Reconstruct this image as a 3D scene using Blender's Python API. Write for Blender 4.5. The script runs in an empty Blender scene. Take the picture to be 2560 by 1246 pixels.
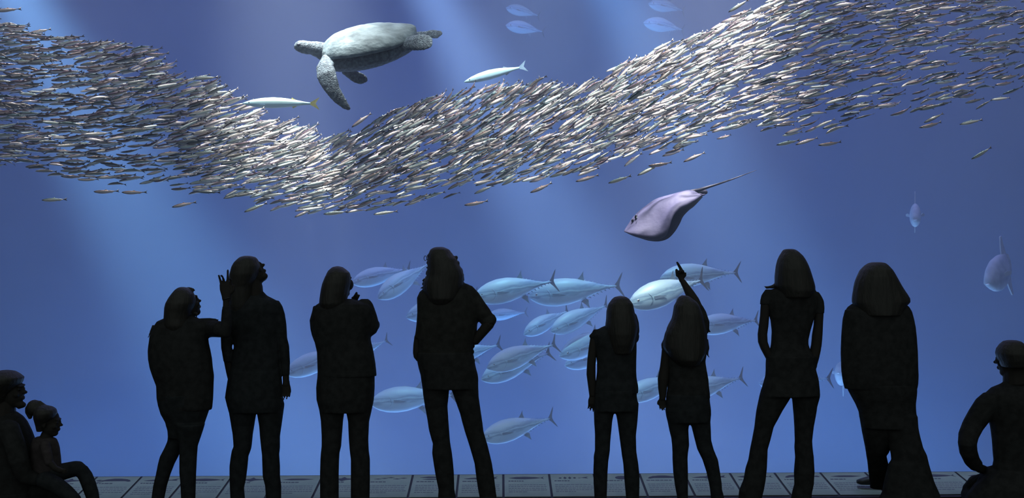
import bpy, bmesh, math, random
from mathutils import Vector, Matrix, Euler, noise
R = math.radians
scene = bpy.context.scene
col = scene.collection

# ------------------------------------------------------------------ camera
F, CX, CY, ROLL, CAMZ = 2400.0, 1251.0, 700.0, 0.0059, 1.5
cam_d = bpy.data.cameras.new('camera')
cam = bpy.data.objects.new('camera', cam_d); col.objects.link(cam)
cam_d.sensor_width = 36.0; cam_d.lens = F / 2560 * 36.0
cam_d.shift_x = (1280 - CX) / 2560.0
cam_d.shift_y = (CY - 623.0) / 2560.0
cam_d.clip_end = 200
cr, sr = math.cos(ROLL), math.sin(ROLL)
cam.matrix_world = Matrix(((cr, sr, 0, 0), (0, 0, -1, 0), (-sr, cr, 0, CAMZ), (0, 0, 0, 1)))
scene.camera = cam

def W(px, py, Y):
    """world point at depth Y that is seen at photo pixel (px, py)"""
    dx, dy = px - CX, py - CY
    u = dx * cr - dy * sr
    v = dx * sr + dy * cr
    return Vector((u * Y / F, Y, CAMZ - v * Y / F))

# ------------------------------------------------------------------ world, exposure
wd = bpy.data.worlds.new('world'); scene.world = wd; wd.use_nodes = True
wd.node_tree.nodes['Background'].inputs[0].default_value = (0.85, 1.0, 0.95, 1)
wd.node_tree.nodes['Background'].inputs[1].default_value = 0.20
scene.view_settings.view_transform = 'Standard'
scene.view_settings.look = 'None'
scene.view_settings.exposure = 0.0
scene.view_settings.gamma = 1.0
scene.view_settings.use_curve_mapping = False
cy = scene.cycles
cy.use_denoising = True; cy.adaptive_threshold = 0.02
cy.max_bounces = 5; cy.diffuse_bounces = 1; cy.glossy_bounces = 1; cy.transmission_bounces = 4
cy.volume_bounces = 0; cy.transparent_max_bounces = 12
cy.caustics_reflective = False; cy.caustics_refractive = False
cy.sample_clamp_indirect = 4.0

# ------------------------------------------------------------------ daylight over the tank and added fill lights
def spot(name, loc, target, power, color, angle, blend=1.0, size=0.3):
    d = bpy.data.lights.new(name, 'SPOT'); o = bpy.data.objects.new(name, d); col.objects.link(o)
    d.energy = power; d.color = color; d.spot_size = R(angle); d.spot_blend = blend; d.shadow_soft_size = size
    o.location = loc
    o.rotation_euler = (Vector(target) - Vector(loc)).to_track_quat('-Z', 'Y').to_euler()
    return o
def area(name, loc, target, power, color, sx, sy, spread=180):
    d = bpy.data.lights.new(name, 'AREA'); o = bpy.data.objects.new(name, d); col.objects.link(o)
    d.energy = power; d.color = color; d.shape = 'RECTANGLE'; d.size = sx; d.size_y = sy; d.spread = R(spread)
    o.location = loc
    o.rotation_euler = (Vector(target) - Vector(loc)).to_track_quat('-Z', 'Y').to_euler()
    return o
# daylight falling through openings over the tank: slanted shafts in the water
spot('skylight_shaft_lamp', (-11.75, 19.5, 10.8), (-4.31, 19.0, -2.16), 76000, (0.42, 0.68, 1.0), 20, size=0.4)
spot('skylight_shaft_lamp', (-3.1, 19.5, 10.8), (3.16, 19.0, -1.75), 66000, (0.54, 0.68, 1.0), 17, size=0.4)
spot('skylight_shaft_lamp', (0.78, 20.0, 10.9), (6.8, 19.5, -1.75), 34000, (0.34, 0.60, 1.0), 22, size=0.4)
# the wide cool light over the water and an added unseen fill low down
area('overhead_tank_light', (0, 16.0, 10.5), (0, 16.0, 0), 1500, (0.46, 0.42, 1.0), 26, 12)
area('low_water_fill', (0, 21.0, -4.6), (0, 20.0, 5), 2100, (0.24, 0.46, 1.0), 26, 8)
# added front fill at the window top and added spots that brighten the shoal
area('window_top_fill', (0.0, 7.6, 8.6), (0.0, 9.3, 3.0), 260, (1.0, 0.93, 0.86), 14, 0.5, 60)
spot('shoal_fill_spot', (2.3, 8.7, 10.2), (1.9, 9.2, 3.2), 20000, (1.0, 0.88, 0.78), 20, size=0.15)
spot('shoal_fill_spot', (-2.7, 8.7, 10.0), (-1.75, 9.2, 2.4), 17000, (1.0, 0.92, 0.84), 19, size=0.15)
spot('shoal_fill_spot', (-5.4, 8.9, 9.8), (-4.4, 9.2, 3.0), 2200, (1.0, 0.88, 0.82), 26, size=0.15)
spot('shoal_fill_spot', (5.0, 8.9, 9.8), (4.4, 9.2, 3.2), 1600, (1.0, 0.86, 0.80), 26, size=0.15)
spot('shoal_fill_spot', (0.3, 7.5, 6.4), (0.1, 9.2, 2.4), 2200, (1.0, 0.94, 0.86), 38, size=0.15)
spot('shoal_fill_spot', (-2.0, 7.5, 6.8), (-1.6, 9.2, 2.3), 2000, (1.0, 0.94, 0.88), 30, size=0.15)
spot('shoal_fill_spot', (2.4, 7.5, 7.4), (1.9, 9.2, 3.3), 2400, (1.0, 0.92, 0.84), 30, size=0.15)
# cool spot added to brighten the school of tuna
spot('school_fill_spot', (1.0, 11.5, 9.4), (0.6, 15.5, 0.2), 2200, (0.50, 0.85, 1.0), 40, size=0.3)
# unseen narrow strip light, added to brighten the sign panels
area('sign_ledge_fill', (0, 6.78, 6.3), (0, 6.74, 0), 7, (0.42, 0.60, 1.0), 17.5, 0.06, 9)
# ------------------------------------------------------------------ materials
def mat(name, color, rough=0.6, metal=0.0, spec=0.5, **kw):
    m = bpy.data.materials.new(name); m.use_nodes = True
    b = m.node_tree.nodes['Principled BSDF']
    b.inputs['Base Color'].default_value = (*color, 1)
    b.inputs['Roughness'].default_value = rough
    b.inputs['Metallic'].default_value = metal
    b.inputs['Specular IOR Level'].default_value = spec
    return m
def nodes(m):
    return m.node_tree.nodes, m.node_tree.links, m.node_tree.nodes['Principled BSDF']
def noise_color(m, c0, c1, scale=8, detail=4, lo=0.35, hi=0.65, coord='Object', bump=0.0, bscale=None, stretch=None):
    n, l, b = nodes(m)
    tc = n.new('ShaderNodeTexCoord'); nt = n.new('ShaderNodeTexNoise'); cr_ = n.new('ShaderNodeValToRGB')
    nt.inputs['Scale'].default_value = scale; nt.inputs['Detail'].default_value = detail
    src = tc.outputs[coord]
    if stretch:
        mp = n.new('ShaderNodeMapping'); mp.inputs['Scale'].default_value = stretch
        l.new(src, mp.inputs['Vector']); src = mp.outputs['Vector']
    l.new(src, nt.inputs['Vector']); l.new(nt.outputs['Fac'], cr_.inputs['Fac'])
    cr_.color_ramp.elements[0].position = lo; cr_.color_ramp.elements[0].color = (*c0, 1)
    cr_.color_ramp.elements[1].position = hi; cr_.color_ramp.elements[1].color = (*c1, 1)
    l.new(cr_.outputs['Color'], b.inputs['Base Color'])
    if bump:
        nb = n.new('ShaderNodeTexNoise'); nb.inputs['Scale'].default_value = bscale or scale * 3; nb.inputs['Detail'].default_value = 3
        l.new(src, nb.inputs['Vector'])
        bp = n.new('ShaderNodeBump'); bp.inputs['Strength'].default_value = bump; bp.inputs['Distance'].default_value = 0.02
        l.new(nb.outputs['Fac'], bp.inputs['Height']); l.new(bp.outputs['Normal'], b.inputs['Normal'])
    return m

def water_material():
    m = bpy.data.materials.new('sea_water'); m.use_nodes = True
    n, l = m.node_tree.nodes, m.node_tree.links
    for x in list(n):
        if x.type != 'OUTPUT_MATERIAL': n.remove(x)
    out = [x for x in n if x.type == 'OUTPUT_MATERIAL'][0]
    s = n.new('ShaderNodeVolumeScatter'); s.inputs['Color'].default_value = (0.55, 0.70, 1.0, 1); s.inputs['Density'].default_value = 0.036
    a = n.new('ShaderNodeVolumeAbsorption'); a.inputs['Color'].default_value = (0.35, 0.72, 0.95, 1); a.inputs['Density'].default_value = 0.030
    ad = n.new('ShaderNodeAddShader'); l.new(s.outputs[0], ad.inputs[0]); l.new(a.outputs[0], ad.inputs[1])
    l.new(ad.outputs[0], out.inputs['Volume'])
    return m

# ------------------------------------------------------------------ mesh helpers
def link_mesh(name, bm, m, parent=None, smooth=True):
    me = bpy.data.meshes.new(name); bm.to_mesh(me); bm.free()
    if smooth:
        for p in me.polygons: p.use_smooth = True
    o = bpy.data.objects.new(name, me); col.objects.link(o)
    for mm in (m if isinstance(m, (list, tuple)) else [m]): me.materials.append(mm)
    if parent: o.parent = parent
    return o
def box(bm, lo, hi, mi=0):
    vs = [bm.verts.new((x, y, z)) for x in (lo[0], hi[0]) for y in (lo[1], hi[1]) for z in (lo[2], hi[2])]
    for f in ((0,1,3,2),(4,6,7,5),(0,4,5,1),(2,3,7,6),(0,2,6,4),(1,5,7,3)):
        fc = bm.faces.new([vs[i] for i in f]); fc.material_index = mi
def struct(name, bm, m, smooth=False):
    o = link_mesh(name, bm, m, None, smooth); o['kind'] = 'structure'; return o
def tag(o, label=None, cat=None, group=None, kind=None):
    if label: o['label'] = label
    if cat: o['category'] = cat
    if group: o['group'] = group
    if kind: o['kind'] = kind
    return o

GY = 6.92          # room side of the acrylic window
WX = 9.0
PX0 = W(358, 1193, 6.9).x
# ------------------------------------------------------------------ the gallery
M_floor = noise_color(mat('dark_carpet', (0.02,0.02,0.022), 0.95), (0.015,0.015,0.017), (0.03,0.03,0.033), 60)
M_paint = noise_color(mat('dark_wall_paint', (0.02,0.02,0.02), 0.9), (0.015,0.016,0.016), (0.022,0.023,0.023), 6)
bm = bmesh.new(); box(bm, (-WX, -0.6, -0.12), (WX, 6.56, 0.0)); struct('floor', bm, M_floor)
for nm, x0, x1 in (('wall_left', -WX-0.2, -WX), ('wall_right', WX, WX+0.2)):
    bm = bmesh.new(); box(bm, (x0, -0.6, -0.12), (x1, GY, 6.5)); struct(nm, bm, M_paint)
# dark kerb and ledge that carry the sign panels
bm = bmesh.new()
prof = [(6.47, 0.0), (6.47, 0.018), (6.50, 0.022), (GY-0.004, 0.098), (GY-0.004, -0.12), (6.56, -0.12), (6.56, 0.0)]
a = [bm.verts.new((-WX, y, z)) for y, z in prof]; b = [bm.verts.new((WX, y, z)) for y, z in prof]
for i in range(len(prof)):
    j = (i + 1) % len(prof); bm.faces.new((a[i], a[j], b[j], b[i]))
bm.faces.new(a[::-1]); bm.faces.new(b)
bmesh.ops.recalc_face_normals(bm, faces=bm.faces)
struct('trim_1', bm, mat('sign_ledge_dark_metal', (0.02, 0.018, 0.03), 0.6))

# ------------------------------------------------------------------ the window and the tank
def glass_material():
    m = bpy.data.materials.new('clear_acrylic'); m.use_nodes = True
    n, l = m.node_tree.nodes, m.node_tree.links
    b = n['Principled BSDF']; n.remove(b)
    out = [x for x in n if x.type == 'OUTPUT_MATERIAL'][0]
    t = n.new('ShaderNodeBsdfTransparent'); t.inputs[0].default_value = (0.97, 0.985, 1, 1)
    g = n.new('ShaderNodeBsdfGlossy'); g.inputs['Roughness'].default_value = 0.02
    fr = n.new('ShaderNodeFresnel'); fr.inputs['IOR'].default_value = 1.2
    mx = n.new('ShaderNodeMixShader'); l.new(fr.outputs[0], mx.inputs[0]); l.new(t.outputs[0], mx.inputs[1]); l.new(g.outputs[0], mx.inputs[2])
    l.new(mx.outputs[0], out.inputs['Surface'])
    return m
bm = bmesh.new(); box(bm, (-WX, GY, -0.12), (WX, GY+0.18, 6.5)); struct('window_1', bm, glass_material())
TX, TY0, TY1, TZ0, TZ1 = 15.0, GY+0.2, 26.0, -5.0, 9.6
bm = bmesh.new(); box(bm, (-TX+.01, TY0, TZ0+.01), (TX-.01, TY1-.01, TZ1))
wo = link_mesh('sea_water', bm, water_material(), None, False)
wo['kind'] = 'structure'
M_tank = noise_color(mat('tank_lining', (0.10,0.16,0.34), 0.9), (0.075,0.11,0.26), (0.10,0.14,0.30), 0.5)
bm = bmesh.new(); box(bm, (-TX, TY1, TZ0-.2), (TX, TY1+.2, 11.2)); struct('wall_back', bm, M_tank)
for nm, x0, x1 in (('wall_tank_left', -TX-.2, -TX), ('wall_tank_right', TX, TX+.2)):
    bm = bmesh.new(); box(bm, (x0, TY0, TZ0-.2), (x1, TY1, 11.2)); struct(nm, bm, M_tank)
M_sand = noise_color(mat('pale_tank_floor', (0.4,0.4,0.4), 0.95), (0.3,0.33,0.38), (0.45,0.47,0.5), 1.5)
bm = bmesh.new(); box(bm, (-TX, TY0, TZ0-.2), (TX, TY1, TZ0)); struct('floor_tank', bm, M_sand)
bm = bmesh.new(); box(bm, (-TX-.2, GY, 11.2), (TX+.2, TY1+.2, 11.4)); struct('ceiling_light_block', bm, M_tank)  # unseen lid, added to keep ambient light out of the water
bm = bmesh.new(); box(bm, (-TX-.2, GY-.02, 6.5), (TX+.2, GY+.18, 11.2)); struct('wall_front_light_block', bm, M_paint)  # unseen wall over the window, put in to shut out ambient light
for nm, x0, x1 in (('wall_front_left', -TX-.2, -WX), ('wall_front_right', WX, TX+.2)):
    bm = bmesh.new(); box(bm, (x0, GY, TZ0-.2), (x1, GY+.18, 6.5)); struct(nm, bm, M_paint)
bm = bmesh.new(); box(bm, (-WX, GY, TZ0-.2), (WX, GY+.18, -0.12)); struct('wall_front_base', bm, M_paint)
# ------------------------------------------------------------------ lofting helpers
def ring_loft(bm, rings, n=14, cap=True, mi=0):
    """rings: (centre, a, b) -> ellipses spanned by vectors a and b, skinned together"""
    loops = []
    for c, a, b in rings:
        loops.append([bm.verts.new(Vector(c) + Vector(a) * math.cos(2*math.pi*k/n) + Vector(b) * math.sin(2*math.pi*k/n)) for k in range(n)])
    for p, q in zip(loops, loops[1:]):
        for k in range(n):
            f = bm.faces.new((p[k], p[(k+1) % n], q[(k+1) % n], q[k])); f.material_index = mi
    if cap:
        for lp, (c, a, b), s in ((loops[0], rings[0], 1), (loops[-1], rings[-1], 0)):
            m = bm.verts.new(Vector(c))
            for k in range(n):
                f = bm.faces.new((lp[(k+1) % n], lp[k], m) if s else (lp[k], lp[(k+1) % n], m)); f.material_index = mi
def tube(bm, pts, n=10, flat=None, mi=0):
    """pts: (position, radius[, radius2]); round tube with softly closed ends"""
    P = [Vector(p[0]) for p in pts]; rr = [p[1] for p in pts]; r2 = [p[2] if len(p) > 2 else p[1] for p in pts]
    rings = []; up = Vector(flat) if flat else None
    for i, p in enumerate(P):
        d = (P[min(i+1, len(P)-1)] - P[max(i-1, 0)]).normalized()
        if up is None:
            up0 = Vector((0, 1, 0)) if abs(d.y) < 0.9 else Vector((1, 0, 0))
        else: up0 = up
        b = (up0 - d * up0.dot(d)).normalized(); a = d.cross(b).normalized()
        if i == 0: rings.append((p - d * rr[0] * 0.6, a * rr[0] * 0.55, b * r2[0] * 0.55))
        rings.append((p, a * rr[i], b * r2[i]))
        if i == len(P)-1: rings.append((p + d * rr[i] * 0.6, a * rr[i] * 0.55, b * r2[i] * 0.55))
    ring_loft(bm, rings, n, True, mi)
def ball(bm, c, r, rot=None, n=14, mi=0):
    """ellipsoid: centre, radii (3), optional rotation matrix"""
    r = Vector(r) if not isinstance(r, (int, float)) else Vector((r, r, r))
    M = rot or Matrix.Identity(3); c = Vector(c); k = 8; rings = []
    for i in range(k + 1):
        t = math.pi * (i + 0.35) / (k + 0.7)
        rings.append((c + M @ Vector((0, 0, r.z * math.cos(t))), M @ Vector((r.x * math.sin(t), 0, 0)), M @ Vector((0, r.y * math.sin(t), 0))))
    ring_loft(bm, rings, n, True, mi)
def remeshed(name, bm, m, voxel=0.0065, smooth=2, parent=None, origin=None, push=0.0, sculpt=None):
    """join every closed shape in bm into ONE continuous surface"""
    bmesh.ops.recalc_face_normals(bm, faces=bm.faces)
    me = bpy.data.meshes.new('tmp'); bm.to_mesh(me); bm.free()
    o = bpy.data.objects.new('tmp', me); col.objects.link(o)
    md = o.modifiers.new('r', 'REMESH'); md.mode = 'VOXEL'; md.voxel_size = voxel; md.use_smooth_shade = True
    if smooth:
        sm = o.modifiers.new('s', 'SMOOTH'); sm.iterations = smooth; sm.factor = 0.5
    dg = bpy.context.evaluated_depsgraph_get(); dg.update()
    new = bpy.data.meshes.new_from_object(o.evaluated_get(dg))
    bpy.data.objects.remove(o); bpy.data.meshes.remove(me)
    new.name = name; new.materials.clear(); new.materials.append(m)
    for p in new.polygons: p.use_smooth = True
    if sculpt: sculpt(new)
    ob = bpy.data.objects.new(name, new); col.objects.link(ob)
    if origin is not None:
        new.transform(Matrix.Translation(-Vector(origin)))
        if parent is None: ob.location = origin
    if parent: ob.parent = parent
    return ob
def recentre(o, c):
    o.data.transform(Matrix.Translation(-Vector(c))); o.location = Vector(o.location) + Vector(c)
def fin(bm, pts, th, mi=0):
    """thin fin with real thickness in the x-z plane; pts outline (x, z), thickness th at y"""
    a = [bm.verts.new((x, -th, z)) for x, z in pts]; b = [bm.verts.new((x, th, z)) for x, z in pts]
    n = len(pts)
    for f in (a[::-1], b):
        g = bm.faces.new(f); g.material_index = mi
    for i in range(n):
        g = bm.faces.new((a[i], a[(i+1) % n], b[(i+1) % n], b[i])); g.material_index = mi
def lerp_tab(tab, t):
    for (t0, v0), (t1, v1) in zip(tab, tab[1:]):
        if t <= t1:
            k = 0 if t1 == t0 else (t - t0) / (t1 - t0); k = max(0, min(1, k))
            return v0 + (v1 - v0) * k
    return tab[-1][1]

# ------------------------------------------------------------------ tuna
def skin_gradient(name, stops, size, rough=0.35, metal=0.3, nscale=18, amount=0.25, axis='Z'):
    """fish skin: colour ramp along the body height, broken up by noise"""
    m = mat(name, (0.5, 0.5, 0.5), rough, metal); n, l, b = nodes(m)
    tc = n.new('ShaderNodeTexCoord'); sp = n.new('ShaderNodeSeparateXYZ'); l.new(tc.outputs['Object'], sp.inputs[0])
    nt = n.new('ShaderNodeTexNoise'); nt.inputs['Scale'].default_value = nscale; nt.inputs['Detail'].default_value = 3
    mp = n.new('ShaderNodeMapping'); mp.inputs['Scale'].default_value = (0.35, 1, 1.6); l.new(tc.outputs['Object'], mp.inputs[0]); l.new(mp.outputs[0], nt.inputs['Vector'])
    m1 = n.new('ShaderNodeMath'); m1.operation = 'MULTIPLY_ADD'; m1.inputs[1].default_value = 1.0 / size; m1.inputs[2].default_value = 0.5 - amount * 0.5
    l.new(sp.outputs[axis], m1.inputs[0])
    m2 = n.new('ShaderNodeMath'); m2.operation = 'MULTIPLY_ADD'; m2.inputs[1].default_value = amount
    l.new(nt.outputs['Fac'], m2.inputs[0]); l.new(m1.outputs[0], m2.inputs[2])
    r = n.new('ShaderNodeValToRGB'); els = r.color_ramp.elements
    while len(els) < len(stops): els.new(0.5)
    for e, (p, c) in zip(els, stops): e.position = p; e.color = (*c, 1)
    l.new(m2.outputs[0], r.inputs[0]); l.new(r.outputs[0], b.inputs['Base Color'])
    return m
M_tuna = skin_gradient('tuna_skin', [(0.08,(0.42,0.64,0.86)), (0.36,(0.46,0.74,0.98)), (0.46,(0.20,0.38,0.60)), (0.54,(0.52,0.82,1.0)), (0.62,(0.26,0.46,0.68)), (0.74,(0.52,0.80,0.96)), (0.92,(0.55,0.80,0.88))], 0.30, 0.45, 0.10, 16, 0.34)
M_tunafin = noise_color(mat('tuna_fin_grey', (0.25,0.33,0.42), 0.5), (0.10,0.18,0.30), (0.18,0.28,0.40), 20)
M_darkfin = noise_color(mat('dark_tail_fin', (0.12,0.17,0.26), 0.6), (0.02,0.045,0.10), (0.04,0.07,0.14), 20)
M_eye = mat('dark_eye', (0.01, 0.012, 0.02), 0.15)
M_silver_eye = mat('silver_eye_ring', (0.75, 0.8, 0.85), 0.2, 0.6)
H_T = [(0,0.012),(0.03,0.045),(0.10,0.095),(0.20,0.132),(0.32,0.150),(0.45,0.146),(0.58,0.118),(0.72,0.074),(0.84,0.036),(0.93,0.014),(1.0,0.012)]
def tuna_body_bm(bend=0.0):
    bm = bmesh.new(); rings = []
    for i in range(25):
        t = (i / 24) ** 1.05; h = lerp_tab(H_T, t); x = -0.5 + t * 0.94
        yb = bend * (t - 0.3) ** 2
        zc = 0.012 * math.sin(t * 3.0) - 0.004
        rings.append(((x, yb, zc), (0, h * 0.66, 0), (0, 0, h)))
    ring_loft(bm, rings, 18)
    for k in range(8):                                        # the finlets along the wrist of the tail
        x = 0.10 + k * 0.042; t = (x + 0.5) / 0.94; h = lerp_tab(H_T, t); yb = bend * (t - 0.3) ** 2
        for s in (1, -1):
            a = bm.verts.new((x - 0.012, yb, s * (h - 0.006))); b = bm.verts.new((x + 0.014, yb, s * (h - 0.008)))
            c = bm.verts.new((x + 0.026, yb - 0.002, s * (h + 0.012))); d = bm.verts.new((x, yb + 0.004, s * (h - 0.004)))
            for f in ((a, b, c), (b, d, c), (d, a, c), (a, d, b)): bm.faces.new(f)
    for s in (1, -1):                                         # keel of the tail wrist
        ring_loft(bm, [((0.30, bend*.42 + s*0.020, 0), (0, 0.004, 0), (0, 0, 0.004)), ((0.40, bend*.5 + s*0.018, 0), (0, 0.010, 0), (0, 0, 0.005)), ((0.45, bend*.5 + s*0.008, 0), (0, 0.003, 0), (0, 0, 0.003))], 6)
    # gill cover and mouth as raised and sunk relief
    for s in (1, -1):
        ring_loft(bm, [((-0.285, s*0.083, 0.055), (0.003,0,0), (0,0.004,0)), ((-0.262, s*0.094, 0.02), (0.004,0,0), (0,0.007,0)), ((-0.258, s*0.096, -0.03), (0.004,0,0), (0,0.006,0)), ((-0.29, s*0.075, -0.075), (0.003,0,0), (0,0.004,0))], 6)
        ring_loft(bm, [((-0.497, s*0.008, -0.012), (0.002,0,0), (0,0,0.002)), ((-0.44, s*0.038, -0.030), (0.004,0,0), (0,0,0.003)), ((-0.41, s*0.050, -0.038), (0.002,0,0), (0,0,0.002))], 6)
    bmesh.ops.recalc_face_normals(bm, faces=bm.faces)
    return bm
TUNA = []
def tuna_proto(bend):
    b = link_mesh('tuna', tuna_body_bm(bend), M_tuna)
    ey = bend * 0.49
    def part(name, pts, th, m, loc=(0,0,0), rot=(0,0,0)):
        f = bmesh.new(); fin(f, pts, th); o = link_mesh(name, f, m, b, False); o.location = loc; o.rotation_euler = rot; return o
    part('tail_fin', [(0,0.010),(0.035,0.050),(0.082,0.118),(0.102,0.138),(0.086,0.095),(0.062,0.042),(0.052,0),(0.062,-0.042),(0.086,-0.095),(0.102,-0.138),(0.082,-0.118),(0.035,-0.050),(0,-0.010)], 0.0035, M_darkfin, (0.425, ey, 0), (0, 0, bend))
    part('dorsal_fin', [(0,0),(0.02,0.012),(0.05,0.014),(0.09,0.006),(0.13,-0.004),(0.06,-0.02)], 0.003, M_tunafin, (-0.14, bend*0.0, 0.142))
    part('second_dorsal_fin', [(0,0),(0.035,0.03),(0.080,0.085),(0.072,0.04),(0.078,-0.014),(0.03,-0.02)], 0.003, M_tunafin, (0.035, bend*0.06, 0.118))
    part('anal_fin', [(0,0),(0.035,-0.03),(0.085,-0.085),(0.078,-0.04),(0.08,0.012),(0.03,0.02)], 0.003, M_tunafin, (0.055, bend*0.07, -0.118))
    for s in (1, -1):
        part('pectoral_fin', [(0,0.014),(0.06,0.008),(0.15,-0.022),(0.075,-0.022),(0,-0.016)], 0.0025, M_tunafin, (-0.235, s*0.098, -0.005), (0, 0, s*0.05))
        bmx = bmesh.new(); ball(bmx, (0,0,0), (0.015, 0.006, 0.015), n=10); e = link_mesh('eye', bmx, M_silver_eye, b); e.location = (-0.405, s*0.052, 0.012)
        bmx = bmesh.new(); ball(bmx, (0,0,0), (0.009, 0.006, 0.009), n=10); p = link_mesh('pupil', bmx, M_eye, e); p.location = (0, s*0.0025, 0)
    return b
def kids(o): return [c for c in bpy.data.objects if c.parent == o]
def copy_tree(o, parent=None):
    c = o.copy(); col.objects.link(c); c.parent = parent
    for ch in kids(o): copy_tree(ch, c)
    return c
def aim(o, head, tail, yaw, roll, frac=1.0):
    """lay the fish so that its nose and tail wrist sit at two world points' line, turned by yaw out of the window plane"""
    L = (tail - head).length
    o.scale = (L / frac / math.cos(yaw),) * 3
    d = (tail - head).normalized(); cz = d.z; ang = math.atan2(d.z, d.x)
    M = Matrix.Rotation(-ang, 4, 'Y') @ Matrix.Rotation(yaw, 4, 'Z') @ Matrix.Rotation(roll, 4, 'X')
    o.rotation_euler = M.to_euler(); o.location = (head + tail) * 0.5
protos = [tuna_proto(0.0), tuna_proto(0.16), tuna_proto(-0.14)]
# nose (px, py), tail wrist (px, py), distance, yaw out of the window plane, bend, label
tunas = [
 (888,706, 1024,670, 15.0, 18, 1, 'faint pale tuna just right of the head of the woman with fingers at her chin'),
 (954,743, 1072,658, 13.4, 28, 0, 'pale tuna diving nose down behind the hair of the curly haired person'),
 (1022,791,1190,745, 14.2, 10, 0, 'tuna showing only its nose left of the curly haired person at elbow height'),
 (1191,742,1384,704, 12.0, 12, 0, 'large silver tuna right of the curly haired person, its dark tail over the next tuna'),
 (1328,741,1546,716, 12.6, -6, 1, 'large silver tuna in mid school, second one right of the curly haired person'),
 (1380,826,1520,764, 13.6, 20, 0, 'silver tuna with its tail just left of the smaller girl at head height'),
 (1313,833,1425,776, 16.0, 22, 1, 'faint tuna half hidden behind another left of the smaller girl'),
 (1222,790,1315,782, 18.0, 10, 0, 'very faint distant tuna under the first large tuna beside the bent elbow'),
 (1223,916,1388,863, 12.4, 16, 0, 'bright silver tuna above its twin, right of the hip of the curly haired person'),
 (1209,945,1374,884, 13.0, 14, 0, 'dim tuna just under and behind the brighter one right of the curly haired person'),
 (1090,905,1248,864, 13.6, 12, 0, 'tuna mostly hidden by the curly haired person with tail beside the hip'),
 (1402,886,1560,828, 13.8, 24, 1, 'tuna with sunlit gill partly hidden behind the smaller girl, the upper of two'),
 (1415,911,1560,868, 14.3, 18, 0, 'tuna partly hidden behind the smaller girl, the lower of two'),
 (934,1004,1130,990, 13.6, 14, 2, 'tuna at thigh height just left of the curly haired person'),
 (1209,1092,1380,1049,12.8, 14, 0, 'lowest tuna of the school, alone near the sign panels right of the curly haired person'),
 (1574,758,1772,700, 11.2, 18, 1, 'brightest tuna of the school behind the arm of the pointing girl'),
 (1653,696,1840,680, 12.0, 8, 2, 'silver tuna just behind the pointing hand, level with the fingertip'),
 (1738,818,1902,800, 13.2, 10, 1, 'silver tuna between the pointing girl and the woman in flared trousers'),
 (1560,992,1720,945, 13.2, 16, 0, 'tuna seen between the hips of the two girls'),
 (1690,985,1860,947, 13.0, 14, 0, 'tuna emerging right of the hip of the pointing girl'),
 (1900,957,2078,948, 14.6, 8, 0, 'tuna hidden behind the hips of the woman in flared trousers, tail tip showing'),
 (724,931, 880,872, 13.6, 16, 0, 'tuna showing its nose right of the hip of the woman tilting her head back'),
 (850,905, 966,852, 14.6, 14, 0, 'tuna hidden behind the woman with fingers at her chin, only its tail end showing'),
]
for i, (hx, hy, tx, ty, Y, yaw, bi, lab) in enumerate(tunas):
    o = copy_tree(protos[bi]); tag(o, lab, 'tuna', 'tuna schooling behind the viewers')
    Y *= (1.22 if i != 15 else 1.02); Y = 17.4 if 17.4 < Y < 21 else Y; aim(o, W(hx, hy, Y), W(tx, ty, Y), R(yaw), R(-8 + (i * 37) % 17), 0.94)
# pale fish reflections at the water surface, modelled as solid distant fish
for hx, hy, tx, ty, Y, lab in ((1268,68,1362,74,23.5,'dim pale fish reflection high up right of the turtle, lower of two'),
                               (1268,24,1350,34,24.8,'dim pale fish reflection high up right of the turtle, upper of two'),
                               (1610,62,1716,68,23.5,'dim pale fish reflection high up left of the shoal crest, lower of two'),
                               (1622,14,1716,20,24.8,'dim pale fish reflection high up left of the shoal crest, upper of two')):
    o = copy_tree(protos[1]); tag(o, lab, 'fish', 'fish reflections at the water surface, built as fish')
    aim(o, W(hx, hy, Y), W(tx, ty, Y), R(20), R(4), 0.94)
for p in protos:
    for c in kids(p):
        for d in kids(c): bpy.data.objects.remove(d)
        bpy.data.objects.remove(c)
    bpy.data.objects.remove(p)

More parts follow.
